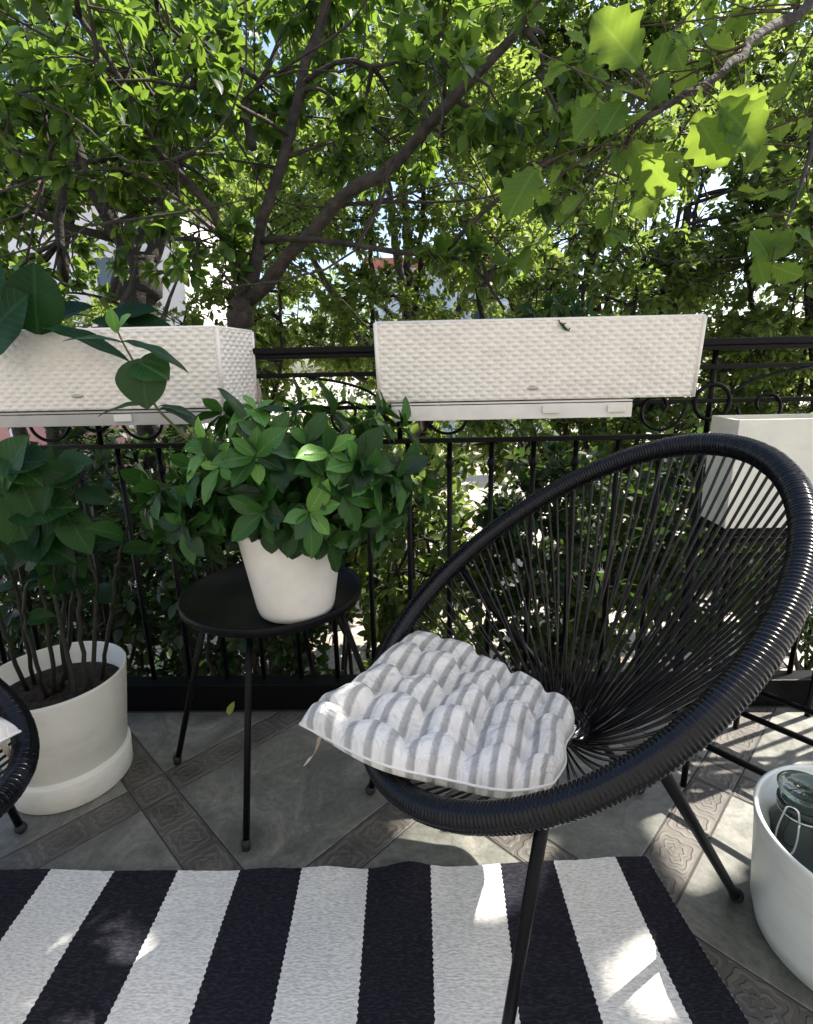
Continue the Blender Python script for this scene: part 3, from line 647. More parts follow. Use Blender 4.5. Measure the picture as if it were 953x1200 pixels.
# big white floor pot with tall leafy canes
FC = np.array([-0.987, 1.268, 0.0005])
def floor_plant():
    root = thing('floor_plant', 'tall broad-leaved plant in a large white floor pot with a stepped base', 'potted plant', FC)
    pot(root, [(0, 0), (0.146, 0), (0.151, 0.006), (0.155, 0.076), (0.153, 0.080), (0.144, 0.081), (0.143, 0.086), (0.148, 0.091), (0.1765, 0.316), (0.1768, 0.323), (0.1735, 0.325), (0.170, 0.321), (0.162, 0.24), (0, 0.24)], FC, M['white_plastic'])
    soil(root, 0.163, FC+(0, 0, 0.262))
    st = MB(); lf = MB()
    stems = [((40, 800), (18, 690), (-8, 600), (5, 545)), ((60, 795), (50, 690), (30, 610), (28, 560)), ((75, 792), (85, 690), (72, 600), (60, 560)), ((95, 790), (90, 680), (85, 590), (100, 545)),
             ((110, 785), (112, 700), (100, 630), (90, 570)), ((50, 800), (30, 720), (42, 640), (55, 590)), ((115, 785), (130, 720), (138, 660), (150, 615)), ((85, 795), (66, 690), (62, 600), (75, 540)), ((70, 790), (75, 700), (80, 640), (85, 600)), ((30, 800), (-10, 700), (-40, 600), (-60, 540))]
    pos, dr, no, sz = [], [], [], []
    for k, s in enumerate(stems):
        Ys = np.linspace(FC[1]+rng.uniform(-.08, .08), 1.18+rng.uniform(-0.06, 0.08), 4)
        P = [np.append(np.clip(at(*s[0], Y=Ys[0])[:2]-FC[:2], -.11, .11)+FC[:2], 0.25)]+[at(*q, Y=y) for q, y in zip(s[1:], Ys[1:])]
        Q = spline(P, 30)+rng.normal(size=(30, 3))*0.002
        st.add(*tube(Q, np.linspace(0.006, 0.003, 30), 7))
        for i in range(4):
            t = rng.uniform(0.32, 1.0); q = Q[int(t*29)]; d = norm(np.array([rng.normal(), rng.normal()*0.5-0.25, rng.uniform(-0.5, 0.7)]))
            pos.append(q); dr.append(d); no.append(norm(rng.normal(size=3)*0.3+np.array([0.1, -0.5, 0.8]))); sz.append(rng.uniform(0.05, 0.12))
        st_n = len(pos)
    for a, b_ in (((5, 560), (30, 640)), ((10, 600), (70, 590)), ((30, 660), (55, 620)), ((20, 620), (75, 650)), ((0, 530), (40, 560)), ((5, 545), (45, 535)), ((70, 590), (100, 640)), ((-5, 580), (15, 520)), ((15, 545), (38, 600)), ((45, 600), (10, 660)), ((60, 560), (95, 540))):
        p, q = at(*a, Y=1.16), at(*b_, Y=1.12); pos.append(p); dr.append(q-p); no.append(np.array([0.2, -0.8, 0.7])); sz.append(np.linalg.norm(q-p)*1.15)
    pos, dr, no, sz = map(np.array, (pos, dr, no, sz))
    q = rng.random(len(pos)) < 0.5
    V, F, U = leaves('broad', pos[q], dr[q], no[q], sz[q], 0.8); lf.add(V, F, U); V, F, U = leaves('gardenia', pos[~q], dr[~q], no[~q], sz[~q], 1.05); lf.add(V, F, U)
    st.build('canes', M['cane'], root); lf.build('foliage', M['big_leaf'], root, uv=True)
floor_plant()

# dark glossy plant growing out of the left planter
def rubber_plant():
    b = np.array([-1.02, 1.47, 1.178])
    root = thing('rubber_plant', 'dark rubber plant with large oval leaves growing out of the white wicker planter', 'plant', b)
    st = MB(); lf = MB()
    for e in (at(20, 392, Y=1.38), at(-35, 390, Y=1.36), at(50, 384, Y=1.40), at(-60, 330, Y=1.45), at(110, 372, Y=1.55)):
        st.add(*tube(bez(b, (b+e)/2+np.array([0, 0, 0.07]), e, 12), np.linspace(0.006, 0.003, 12), 7))
    L = [((46, 392), (36, 312), 1.36, 'round', -0.9), ((-28, 408), (20, 345), 1.33, 'round', -0.9), ((50, 384), (140, 396), 1.34, 'long', -0.3), ((45, 384), (98, 352), 1.42, 'gardenia', -0.4), ((-40, 390), (-10, 310), 1.42, 'round', -0.8),
         ((118, 376), (176, 356), 1.6, 'gardenia', -0.4), ((130, 380), (200, 380), 1.58, 'gardenia', -0.4), ((108, 376), (150, 380), 1.52, 'gardenia', -.4)]
    for a, b_, Y, kd, ny in L:
        p, q = at(*a, Y=Y), at(*b_, Y=Y-0.02); s = np.linalg.norm(q-p)
        V, F, U = leaves(kd, p[None], (q-p)[None], np.array([[0.25, ny, 0.55]]), [s*1.05], 0.95); lf.add(V, F, U)
    st.build('stems', M['stem_green'], root); lf.build('foliage', M['rubber_leaf'], root, uv=True)
rubber_plant()
# small shoots in the right planter
def planter_sprig():
    b = np.array([0.33, 1.47, 1.178])
    root = thing('planter_plant', 'small leafy plant peeping over the rim of the white planter above the chair', 'plant', b)
    st = MB(); pos, dr, no, sz = [], [], [], []
    for px, py in ((640, 362), (655, 355), (672, 358), (690, 364), (625, 366), (662, 372)):
        e = at(px, py, Y=1.45+rng.uniform(-.05, .05)); st.add(*tube(bez(b, (b+e)/2, e, 7), 0.002, 5))
        for k in range(4): pos.append(e); dr.append(norm(rng.normal(size=3)+np.array([0, -.2, .3]))); no.append(norm(rng.normal(size=3)*.4+np.array([0, -.5, .8]))); sz.append(rng.uniform(.03, .055))
    p, q = at(654, 372, Y=1.385), at(668, 386, Y=1.378); pos.append(p); dr.append(q-p); no.append(np.array([0, -.8, .5])); sz.append(0.045)
    V, F, U = leaves('gardenia', *map(np.array, (pos, dr, no, sz)))
    st.build('stems', M['stem_green'], root); MB().add(V, F, U).build('foliage', M['big_leaf'], root, uv=True)
planter_sprig()

# ================================================================== CORD CHAIR
HC = np.array([0.255, 0.94, 0.679]); HAZ, HT, HA, HB, HE, HS = 3.414, 0.633, 0.368, 0.444, 0.04, -0.009
HF = np.array([math.cos(HAZ)*math.cos(HT), math.sin(HAZ)*math.cos(HT), -math.sin(HT)]); HR = np.array([math.sin(HAZ), -math.cos(HAZ), 0]); HN = np.cross(HR, HF); HN = HN if HN[2] > 0 else -HN
HF0 = np.array([math.cos(HAZ), math.sin(HAZ), 0])
def hoop(t):
    t = np.asarray(t, float)[..., None]
    return HC+HA*np.sin(t)*(1+HE*np.cos(t))*HR+HB*np.cos(t)*HF+HS*np.sin(t)**2*HN
HUB = at(655, 848, Z=0.315)
def cord_chair():
    root = thing('cord_chair', 'round black cord chair holding the striped cushion, seen whole beside the rug', 'chair', (HC[0], HC[1], 0), 'round black cord chairs')
    # the hoop, wound with cord: one ridge for every turn
    turns = 380; per = 4; n = turns*per
    tt = np.linspace(0, 2*np.pi, 4000); L = np.concatenate([[0], np.cumsum(np.linalg.norm(np.diff(hoop(tt), axis=0), axis=1))])
    t = np.interp(np.linspace(0, L[-1], n, endpoint=False), L, tt)
    rad = 0.0218+np.tile([-0.0009, 0.0004, 0.0008, 0.0004], turns)+np.repeat(rng.normal(size=turns)*0.00025, per)
    MB().add(*tube(hoop(t), rad, 16, True)).build('hoop', M['rim_cord'], root)
    # cords from the hoop to the middle of the seat
    mb = MB(); N = 106
    ts = np.interp(np.linspace(0, L[-1], N, endpoint=False), L, tt)
    for k, a in enumerate(ts):
        for s in (0,):
            p0 = hoop(a)
            ang = a+(0.10 if k % 2 else -0.10)+0.03*rng.normal()
            h = HUB+0.075*math.sin(ang)*HR+0.070*math.cos(ang)*HF0+np.array([0, 0, 0.004*rng.normal()+(0.010 if k % 2 else 0)])
            d = h-p0; mid = p0+d*0.52-HN*0.055*np.linalg.norm(d)-np.array([0, 0, 0.02])
            mb.add(*tube(bez(p0, mid, h, 12), 0.0028, 6, cap=False))
    ph = np.linspace(0, 2*np.pi, 40, endpoint=False)[:, None]
    for q in (1.0, 0.88, 0.76, 0.62): mb.add(*tube(HUB+q*(0.075*np.sin(ph)*HR+0.070*np.cos(ph)*HF0)+np.array([0, 0, 0.003]), 0.0055, 7, True))
    for q in np.linspace(0, np.pi, 19)[:-1]: mb.add(*tube([HUB+0.075*math.sin(q)*HR+0.070*math.cos(q)*HF0, HUB-0.075*math.sin(q)*HR-0.070*math.cos(q)*HF0], 0.0033, 6))
    mb.build('cord_seat', M['black_cord'], root)
    # legs: front pair and rear pair, mirrored about the chair's axis
    def P(f, r, z): return np.array([HC[0], HC[1], 0])+HF0*f+np.array([HR[0], HR[1], 0])*r+np.array([0, 0, z])
    for s in (1, -1):
        for ta, ff, fr in (((305, 0.31, 0.346) if s > 0 else (302, 0.255, 0.335)), (281, -0.375, 0.155)):
            a = hoop(R(ta) if s < 0 else R(360-ta)); foot = P(ff, s*fr, 0.010)
            a = a+(foot-a)*0.02
            lg = MB().add(*tube([a, (a+foot)/2, foot], 0.0092, 10)).build('leg', M['black_metal'], root)
            V, F = sphere(foot+(0, 0, 0.004), 0.0145, 14, 9); MB().add(V, F).build('rubber_foot', M['rubber'], lg)
    return root
chair = cord_chair()

def stripe_mat():
    m, t, b = mat('ticking_fabric')
    uv = t.nodes.new('ShaderNodeUVMap'); sx = t.nodes.new('ShaderNodeSeparateXYZ'); t.links.new(uv.outputs[0], sx.inputs[0])
    n = t.nodes.new('ShaderNodeTexNoise'); n.inputs['Scale'].default_value = 140; t.links.new(uv.outputs[0], n.inputs['Vector'])
    ma = t.nodes.new('ShaderNodeMath'); ma.operation = 'MULTIPLY_ADD'; ma.inputs[1].default_value = 0.16; t.links.new(n.outputs['Fac'], ma.inputs[0])
    mu = t.nodes.new('ShaderNodeMath'); mu.operation = 'MULTIPLY'; mu.inputs[1].default_value = 13.5; t.links.new(sx.outputs[0], mu.inputs[0]); t.links.new(mu.outputs[0], ma.inputs[2])
    fr = t.nodes.new('ShaderNodeMath'); fr.operation = 'FRACT'; t.links.new(ma.outputs[0], fr.inputs[0])
    r = t.nodes.new('ShaderNodeValToRGB'); e = r.color_ramp.elements
    e[0].position = 0.0; e[0].color = (0.78, 0.77, 0.74, 1); e[1].position = 1.0; e[1].color = (0.78, 0.77, 0.74, 1)
    for p, c in ((0.44, (0.79, 0.78, 0.74)), (0.56, (0.44, 0.44, 0.43)), (0.82, (0.37, 0.37, 0.365)), (0.94, (0.79, 0.78, 0.74))):
        q = e.new(p); q.color = (*c, 1)
    t.links.new(fr.outputs[0], r.inputs['Fac']); t.links.new(r.outputs[0], b.inputs['Base Color']); b.inputs['Roughness'].default_value = 0.95; b.inputs['Specular IOR Level'].default_value = 0.15
    n2 = t.nodes.new('ShaderNodeTexNoise'); n2.inputs['Scale'].default_value = 320; n2.inputs['Detail'].default_value = 2; t.links.new(uv.outputs[0], n2.inputs['Vector'])
    n3 = t.nodes.new('ShaderNodeTexNoise'); n3.inputs['Scale'].default_value = 16; n3.inputs['Detail'].default_value = 3; n3.inputs['Distortion'].default_value = 1.5; t.links.new(uv.outputs[0], n3.inputs['Vector'])
    b1 = t.nodes.new('ShaderNodeBump'); b1.inputs['Strength'].default_value = 0.7; b1.inputs['Distance'].default_value = 0.02; t.links.new(n3.outputs['Fac'], b1.inputs['Height'])
    b2 = t.nodes.new('ShaderNodeBump'); b2.inputs['Strength'].default_value = 0.35; b2.inputs['Distance'].default_value = 0.002; t.links.new(n2.outputs['Fac'], b2.inputs['Height']); t.links.new(b1.outputs[0], b2.inputs['Normal'])
    t.links.new(b2.outputs[0], b.inputs['Normal'])
    return m
M['ticking'] = stripe_mat(); M['piping'] = simple('piping', (0.78, 0.77, 0.74), 0.95)
def cushion():
    C9 = {(0, 0): at(348, 848, Z=0.462), (1, 0): at(650, 918, Z=0.450), (0, 1): at(488, 738, Z=0.485), (1, 1): at(672, 838, Z=0.372),
          (.5, 0): at(507, 916, Z=0.482), (0, .5): at(418, 790, Z=0.488), (.5, 1): at(583, 782, Z=0.425), (1, .5): at(672, 872, Z=0.402), (.5, .5): at(540, 840, Z=0.435)}
    root = thing('seat_cushion', 'tufted grey and white striped cushion lying in the round black chair', 'cushion', C9[(.5, .5)], 'striped seat cushions')
    lag = lambda u: {0: (1-u)*(1-2*u), .5: 4*u*(1-u), 1: u*(2*u-1)}
    n = 129; u, v = np.meshgrid(np.linspace(0, 1, n), np.linspace(0, 1, n), indexing='ij')
    # rounded outline: pull the sides in between the corners
    ue = u+0.022*np.sin(np.pi*v)*(1-2*u)*1.0+0.010*np.sin(4*np.pi*v+2)*(1-2*u); ve = v+0.022*np.sin(np.pi*u)*(1-2*v)+0.010*np.sin(4*np.pi*u+1)*(1-2*v)
    S = np.zeros((n, n, 3)); Lu, Lv = lag(ue), lag(ve)
    for (a, b_), P in C9.items(): S += (Lu[a]*Lv[b_])[..., None]*P
    du = np.gradient(S, axis=0); dv = np.gradient(S, axis=1); N = norm(np.cross(du, dv)); N *= np.sign(N[..., 2:3])
    e = ((1-np.abs(2*u-1)**5)*(1-np.abs(2*v-1)**5))**0.42
    TU = (.17, .39, .61, .83); dim = np.ones_like(u); tufts = [(a, b_) for a in TU for b_ in TU]
    for a, b_ in tufts: dim *= 1-0.95*np.exp(-(((u-a)**2+(v-b_)**2)/(2*0.043**2)))
    cre = np.ones_like(u)
    for a in TU:
        cre *= 1-0.38*np.exp(-((u-a+0.012*np.sin(21*v))**2)/(2*0.020**2)); cre *= 1-0.38*np.exp(-((v-a+0.012*np.sin(19*u+1))**2)/(2*0.020**2))
    wr = 1+0.16*np.sin(13*u+7*v)*np.sin(11*v-5*u+1)+0.08*np.sin(31*u+4)*np.sin(27*v)
    pk = np.zeros_like(u)
    for q, (a, b_) in enumerate(tufts):
        dd = np.hypot(u-a, v-b_); pk += np.sin(6*np.arctan2(v-b_, u-a)+q*1.7)*np.exp(-(dd/0.075)**2)*np.clip(dd/0.02, 0, 1)
    fold = 0.5+0.5*np.sin(26*u+9*np.sin(5*v)+3)*np.sin(23*v+7*np.sin(6*u))
    T = (0.056*e*dim*cre+0.0030*pk*e+0.0016*fold*e)*wr
    top = S+N*T[..., None]; bot = S-N*(0.034*e*(0.5+0.5*dim))[..., None]
    UV = np.stack([u, v], -1).reshape(-1, 2)
    i, j = np.meshgrid(np.arange(n-1), np.arange(n-1), indexing='ij'); a = i*n+j
    F = np.stack([a, a+n, a+n+1, a+1], -1).reshape(-1, 4)
    mb = MB(); mb.add(top.reshape(-1, 3), F, UV); mb.add(bot.reshape(-1, 3), F[:, ::-1], UV)
    mb.build('pad', M['ticking'], root, uv=True)
    edge = np.concatenate([S[:-1, 0], S[-1, :-1], S[:0:-1, -1], S[0, :0:-1]])
    MB().add(*tube(edge, 0.0023, 6, True)).build('piping', M['piping'], root)
    for a, b_ in tufts:
        k, l = int(a*(n-1)), int(b_*(n-1)); p = top[k, l]
        V, F2 = sphere((0, 0, 0), 1, 10, 6); MB().add(V*0.005+p, F2).build('tuft', M['piping'], root)
    p = S[10, 1]
    q1, q2 = at(372, 886, Z=0.40), at(358, 894, Z=0.385)
    Q = bez(p-(0, 0, 0.004), q1, q2, 10); rb = MB(); sd = np.array([0.5, 0.7, 0.5])*0.008
    rb.add(np.concatenate([Q+sd, Q-sd, Q+sd+(0.001, 0, 0.0015), Q-sd+(0.001, 0, 0.0015)]), [np.array([[k, k+1, k+11, k+10] for k in range(9)]), np.array([[k+20, k+30, k+31, k+21] for k in range(9)])]).build('tie', M['tie'], root)
    return root
cush = cushion()
# the second chair, cut by the left edge of the photo, with its own cushion
def copy_tree(o, parent=None):
    c = o.copy(); COL.objects.link(c)
    if parent is not None: c.parent = parent
    for ch in list(o.children): copy_tree(ch, c)
    return c
CH2 = np.array([-1.044, 0.652, 0.0]); AZ2 = R(31)
def move_like(o, label, turn):
    c = copy_tree(o); dz = AZ2-HAZ; Rz = Matrix.Rotation(dz, 3, 'Z')
    off = Rz @ (o.location-chair.location); c.location = Vector(CH2)+off; c.rotation_euler = (0, 0, dz+turn); c['label'] = label
    return c
move_like(chair, 'black cord chair mostly out of frame next to the large white floor pot', 0)
c2 = move_like(cush, 'striped cushion on the cut-off chair beside the large white floor pot', R(12)); c2.location = c2.location+Vector((-math.cos(AZ2)*0.125, -math.sin(AZ2)*0.125, -0.004))

# ================================================================== RUG
def rug():
    eb = [-1.27, -1.13, -0.99, -0.847, -0.702, -0.556, -0.414, -0.273, -0.123, 0.0175, 0.176, 0.297, 0.438, 0.510]
    ef = [-1.27, -1.13, -0.99, -0.845, -0.702, -0.558, -0.412, -0.267, -0.118, 0.0165, 0.163, 0.304, 0.455, 0.549]
    root_y = 0.3
    ns = len(eb)-1; sub = 14; nx = ns*sub+1; ny = 150
    u = np.linspace(0, ns, nx); yb = lambda x: 0.958+0.008*np.clip((x+0.2)/0.3, 0, 1)+0.02*np.clip((x-0.0)/0.5, 0, 1)
    xb, xf = np.interp(u, range(ns+1), eb), np.interp(u, range(ns+1), ef)
    v = np.linspace(0, 1, ny)
    X = xb[:, None]+(xf-xb)[:, None]*(v[None]*1.28/0.31); X = np.where(v[None]*1.28 < 0.5, X, xb[:, None]+(xf-xb)[:, None]*(0.5/0.31))
    Y = yb(xb)[:, None]-v[None]*1.28
    d = v[None]*1.28
    Z = 0.0085+0.0025*np.sin(X*9+Y*4)+0.0016*np.sin(X*23-Y*17)
    for c, h in ((-0.215, 0.010), (-0.03, 0.018), (0.43, 0.004), (-0.35, 0.004)): Z = Z+h*np.exp(-((X-c)/0.05)**2)*np.exp(-(d/0.07)**2)
    Z = Z+0.0009*np.sin(Y*2*np.pi/0.011)*np.sin(X*2*np.pi/0.016)+0.0012*np.sin(X*5+3*Y)*np.sin(Y*11-2*X)+rng.normal(size=X.shape)*0.0003
    i, j = np.meshgrid(np.arange(nx-1), np.arange(ny-1), indexing='ij'); a = i*ny+j
    F = np.stack([a, a+1, a+ny+1, a+ny], -1).reshape(-1, 4)
    P = np.stack([X, Y+0*X, Z], -1); UV = np.stack([np.repeat(u[:, None], ny, 1), Y+0*X], -1)
    mb = MB(); mb.add(P.reshape(-1, 3), F, UV.reshape(-1, 2))
    ring = [(i, 0) for i in range(nx)]+[(nx-1, j) for j in range(1, ny)]+[(i, ny-1) for i in range(nx-2, -1, -1)]+[(0, j) for j in range(ny-2, 0, -1)]
    E = np.array([P[i, j] for i, j in ring]); EU_ = np.array([UV[i, j] for i, j in ring]); low = E.copy(); low[:, 2] = 0.0012; n = len(E); k = np.arange(n)
    mb.add(np.concatenate([E, low]), np.stack([k, (k+1) % n, (k+1) % n+n, k+n], 1), np.concatenate([EU_, EU_]))
    m, t, b = mat('woven_stripes')
    uv = t.nodes.new('ShaderNodeUVMap'); sx = t.nodes.new('ShaderNodeSeparateXYZ'); t.links.new(uv.outputs[0], sx.inputs[0])
    tc = t.nodes.new('ShaderNodeTexCoord')
    # saw-tooth edge of the weave
    my = t.nodes.new('ShaderNodeMath'); my.operation = 'MULTIPLY'; my.inputs[1].default_value = 2*math.pi/0.011; t.links.new(sx.outputs[1], my.inputs[0])
    sn = t.nodes.new('ShaderNodeMath'); sn.operation = 'SINE'; t.links.new(my.outputs[0], sn.inputs[0])
    ad = t.nodes.new('ShaderNodeMath'); ad.operation = 'MULTIPLY_ADD'; ad.inputs[1].default_value = 0.014; jn = t.nodes.new('ShaderNodeTexNoise'); jn.inputs['Scale'].default_value = 95; jn.inputs['Detail'].default_value = 1; t.links.new(tc.outputs['Object'], jn.inputs['Vector']); js = t.nodes.new('ShaderNodeMath'); js.operation = 'MULTIPLY'; t.links.new(sn.outputs[0], js.inputs[0]); t.links.new(jn.outputs['Fac'], js.inputs[1]); t.links.new(js.outputs[0], ad.inputs[0]); t.links.new(sx.outputs[0], ad.inputs[2])
    md = t.nodes.new('ShaderNodeMath'); md.operation = 'MODULO'; md.inputs[1].default_value = 2; t.links.new(ad.outputs[0], md.inputs[0])
    gt = t.nodes.new('ShaderNodeMath'); gt.operation = 'GREATER_THAN'; gt.inputs[1].default_value = 1; t.links.new(md.outputs[0], gt.inputs[0])
    mp = t.nodes.new('ShaderNodeMapping'); mp.inputs['Scale'].default_value = (60, 190, 60); t.links.new(tc.outputs['Object'], mp.inputs[0])
    n1 = t.nodes.new('ShaderNodeTexNoise'); n1.inputs['Scale'].default_value = 1.6; n1.inputs['Detail'].default_value = 4; t.links.new(mp.outputs[0], n1.inputs['Vector'])
    rw = t.nodes.new('ShaderNodeValToRGB'); rw.color_ramp.elements[0].position = .3; rw.color_ramp.elements[1].position = .62
    rw.color_ramp.elements[0].color = (0.50, 0.495, 0.46, 1); rw.color_ramp.elements[1].color = (0.76, 0.755, 0.72, 1)
    rb = t.nodes.new('ShaderNodeValToRGB'); rb.color_ramp.elements[0].position = .45; rb.color_ramp.elements[1].position = .75
    rb.color_ramp.elements[0].color = (0.010, 0.010, 0.015, 1); rb.color_ramp.elements[1].color = (0.034, 0.034, 0.046, 1)
    t.links.new(n1.outputs['Fac'], rw.inputs['Fac']); t.links.new(n1.outputs['Fac'], rb.inputs['Fac'])
    mx = t.nodes.new('ShaderNodeMix'); mx.data_type = 'RGBA'; t.links.new(gt.outputs[0], mx.inputs['Factor']); t.links.new(rb.outputs[0], mx.inputs['A']); t.links.new(rw.outputs[0], mx.inputs['B'])
    t.links.new(mx.outputs['Result'], b.inputs['Base Color']); b.inputs['Roughness'].default_value = 0.95; b.inputs['Specular IOR Level'].default_value = 0.2
    bp = t.nodes.new('ShaderNodeBump'); bp.inputs['Strength'].default_value = 0.8; bp.inputs['Distance'].default_value = 0.003; t.links.new(n1.outputs['Fac'], bp.inputs['Height']); t.links.new(bp.outputs[0], b.inputs['Normal'])
    o = mb.build('striped_rug', m, None, uv=True)
    tag(o, 'black and white striped woven rug lying on the tiled floor', 'rug')
rug()

# ================================================================== RIGHT SIDE
UC = np.array([0.818, 0.803, 0.0005])
def tub():
    root = thing('white_tub', 'white plastic tub with a glass jar in it, standing beside the rug', 'tub', UC)
    pot(root, [(0, 0), (0.140, 0), (0.152, 0.008), (0.163, 0.05), (0.178, 0.22), (0.183, 0.252), (0.1835, 0.259), (0.179, 0.262), (0.174, 0.257), (0.168, 0.22), (0.150, 0.205), (0.146, 0.19), (0.141, 0.05), (0, 0.045)], UC, M['tub_plastic'])
    return root
tub()
def glass_mat():
    m, t, b = mat('dark_glass'); b.inputs['Base Color'].default_value = (0.16, 0.22, 0.19, 1); b.inputs['Roughness'].default_value = 0.03; b.inputs['Transmission Weight'].default_value = 0.85; b.inputs['IOR'].default_value = 1.45
    return m
JC = np.append(at(944, 935, Z=0.27)[:2], 0.050)
def jar():
    root = thing('glass_jar', 'dark swing-top glass jar standing inside the white tub', 'jar', JC)
    r = 0.052
    MB().add(*lathe([(0, 0), (r-0.004, 0), (r, 0.006), (r, 0.16), (r-0.012, 0.185), (r-0.014, 0.20), (r-0.006, 0.205), (r-0.006, 0.213), (r-0.012, 0.214), (r-0.018, 0.205), (r-0.017, 0.185), (r-0.004, 0.158), (r-0.004, 0.008), (0, 0.006)], JC, 40)).build('jar_body', glass_mat(), root)
    MB().add(*lathe([(0, 0.008), (r-0.006, 0.008), (r-0.006, 0.12), (0, 0.12)], JC, 32)).build('contents', simple('dark_contents', (0.012, 0.012, 0.010), 0.4), root)
    lid = MB().add(*lathe([(0, 0.224), (0.02, 0.226), (r-0.012, 0.228), (r-0.004, 0.236), (r-0.002, 0.242), (r-0.008, 0.244), (r-0.014, 0.236), (0, 0.234)], JC, 40)).build('lid', bpy.data.materials['dark_glass'], root)
    ph = np.linspace(0, 2*np.pi, 40, endpoint=False)
    wire = simple('wire', (0.55, 0.55, 0.53), 0.25, metal=1.0)
    MB().add(*tube(np.stack([JC[0]+(r-0.010)*np.cos(ph), JC[1]+(r-0.010)*np.sin(ph), np.full(40, JC[2]+0.192)], 1), 0.0022, 6, True)).build('neck_wire', wire, root)
    a = R(215); d = np.array([math.cos(a), math.sin(a), 0]); sd = np.array([-d[1], d[0], 0])
    p = JC+d*(r+0.004)
    P = [p+sd*0.014+(0, 0, .20), p+sd*0.017+d*.006+(0, 0, .165), p+sd*0.012+d*.01+(0, 0, .135), p-sd*0.012+d*.01+(0, 0, .135), p-sd*0.017+d*.006+(0, 0, .165), p-sd*0.014+(0, 0, .20), p-sd*.008+(0, 0, .225), p+sd*.008+(0, 0, .225)]
    MB().add(*tube(spline(P+[P[0]], 48), 0.002, 6)).build('clip', wire, root)
jar()
# large white box planter on a black stand behind the chair
def box_planter():
    x0, y0, z0, z1 = 0.812, 1.375, 0.668, 0.955; W, D = 0.42, 0.13
    st = thing('plant_stand', 'tall black metal stand behind the round chair carrying the white box planter', 'plant stand', (x0+W/2, y0+D/2, 0))
    fr = MB(); 
    for a, b_ in (((0, 0), (1, 0)), ((1, 0), (1, 1)), ((1, 1), (0, 1)), ((0, 1), (0, 0))):
        for z in (z0-0.012, z0+0.045 if False else z0-0.075): fr.add(*tube([(x0+a[0]*W, y0+a[1]*D, z), (x0+b_[0]*W, y0+b_[1]*D, z)], 0.008, 8))
    fr.build('frame', M['black_metal'], st)
    MB().add(*box((x0+W/2, y0+D/2, z0-0.006), (W, D, 0.006), 0.001)).build('shelf', M['black_metal'], st, smooth=False)
    for a in (0, 1):
        for b_ in (0, 1): MB().add(*tube([(x0+a*W, y0+b_*D, z0-0.005), (x0+a*W, y0+b_*D, 0.0)], 0.008, 8)).build('leg', M['black_metal'], st)
    root = thing('box_planter', 'plain white box planter half hidden behind the round chair', 'planter', (x0+W/2, y0+D/2, z0))
    b = MB()
    b.add(*box((x0+W/2, y0+0.004, (z0+z1)/2+0.001), (W, 0.008, z1-z0-0.002), 0.002)); b.add(*box((x0+W/2, y0+D-0.004, (z0+z1)/2+0.001), (W, 0.008, z1-z0-0.002), 0.002))
    b.add(*box((x0+0.004, y0+D/2, (z0+z1)/2+0.001), (0.008, D-0.017, z1-z0-0.004), 0.002)); b.add(*box((x0+W-0.004, y0+D/2, (z0+z1)/2+0.001), (0.008, D-0.017, z1-z0-0.004), 0.002))
    b.add(*box((x0+W/2, y0+D/2, z0+0.006), (W-0.02, D-0.02, 0.008)))
    b.build('body', M['white_plastic'], root, smooth=False)
    MB().add(*box((x0+W/2, y0+D/2, z1-0.05), (W-0.018, D-0.018, 0.01))).build('soil', M['soil'], root, smooth=False)
box_planter()
# low rack with three bars
def low_rack():
    a = R(-49.2); d = np.array([math.cos(a), math.sin(a), 0]); n = np.array([-d[1], d[0], 0])
    o = np.array([0.800, 1.100, 0.150])
    root = thing('low_rack', 'low black metal rack of three bars on the tiles under the chair back', 'rack', (o[0]+0.2*d[0]+.2*n[0], o[1]+.2*d[1]+.2*n[1], 0))
    offs = (0.0, 0.212, 0.36)
    for k in offs: MB().add(*tube([o+n*k-d*0.16, o+n*k+d*0.46], 0.0085, 8)).build('bar', M['black_metal'], root)
    for s in (0.43,): MB().add(*tube([o+d*s-(0, 0, .009), o+n*0.36+d*s-(0, 0, .009)], 0.007, 8)).build('crosspiece', M['black_metal'], root)
    for k in (0.0, 0.36):
        for s in (-0.15, 0.43): MB().add(*tube([o+n*k+d*s, o+n*k+d*s-(0, 0, 0.15)], 0.008, 8)).build('leg', M['black_metal'], root)
low_rack()
# fallen leaf by the railing
p = at(268, 838, Z=0.012)
V, F, U = leaves('ovate', p[None], np.array([[0.25, 0.6, 0.75]]), np.array([[-0.3, -0.8, 0.5]]), [0.045])
tag(MB().add(V, F, U).build('fallen_leaf', M['litter_leaf'], None, uv=True), 'yellow-green fallen leaf on the tiles under the side table', 'leaf')

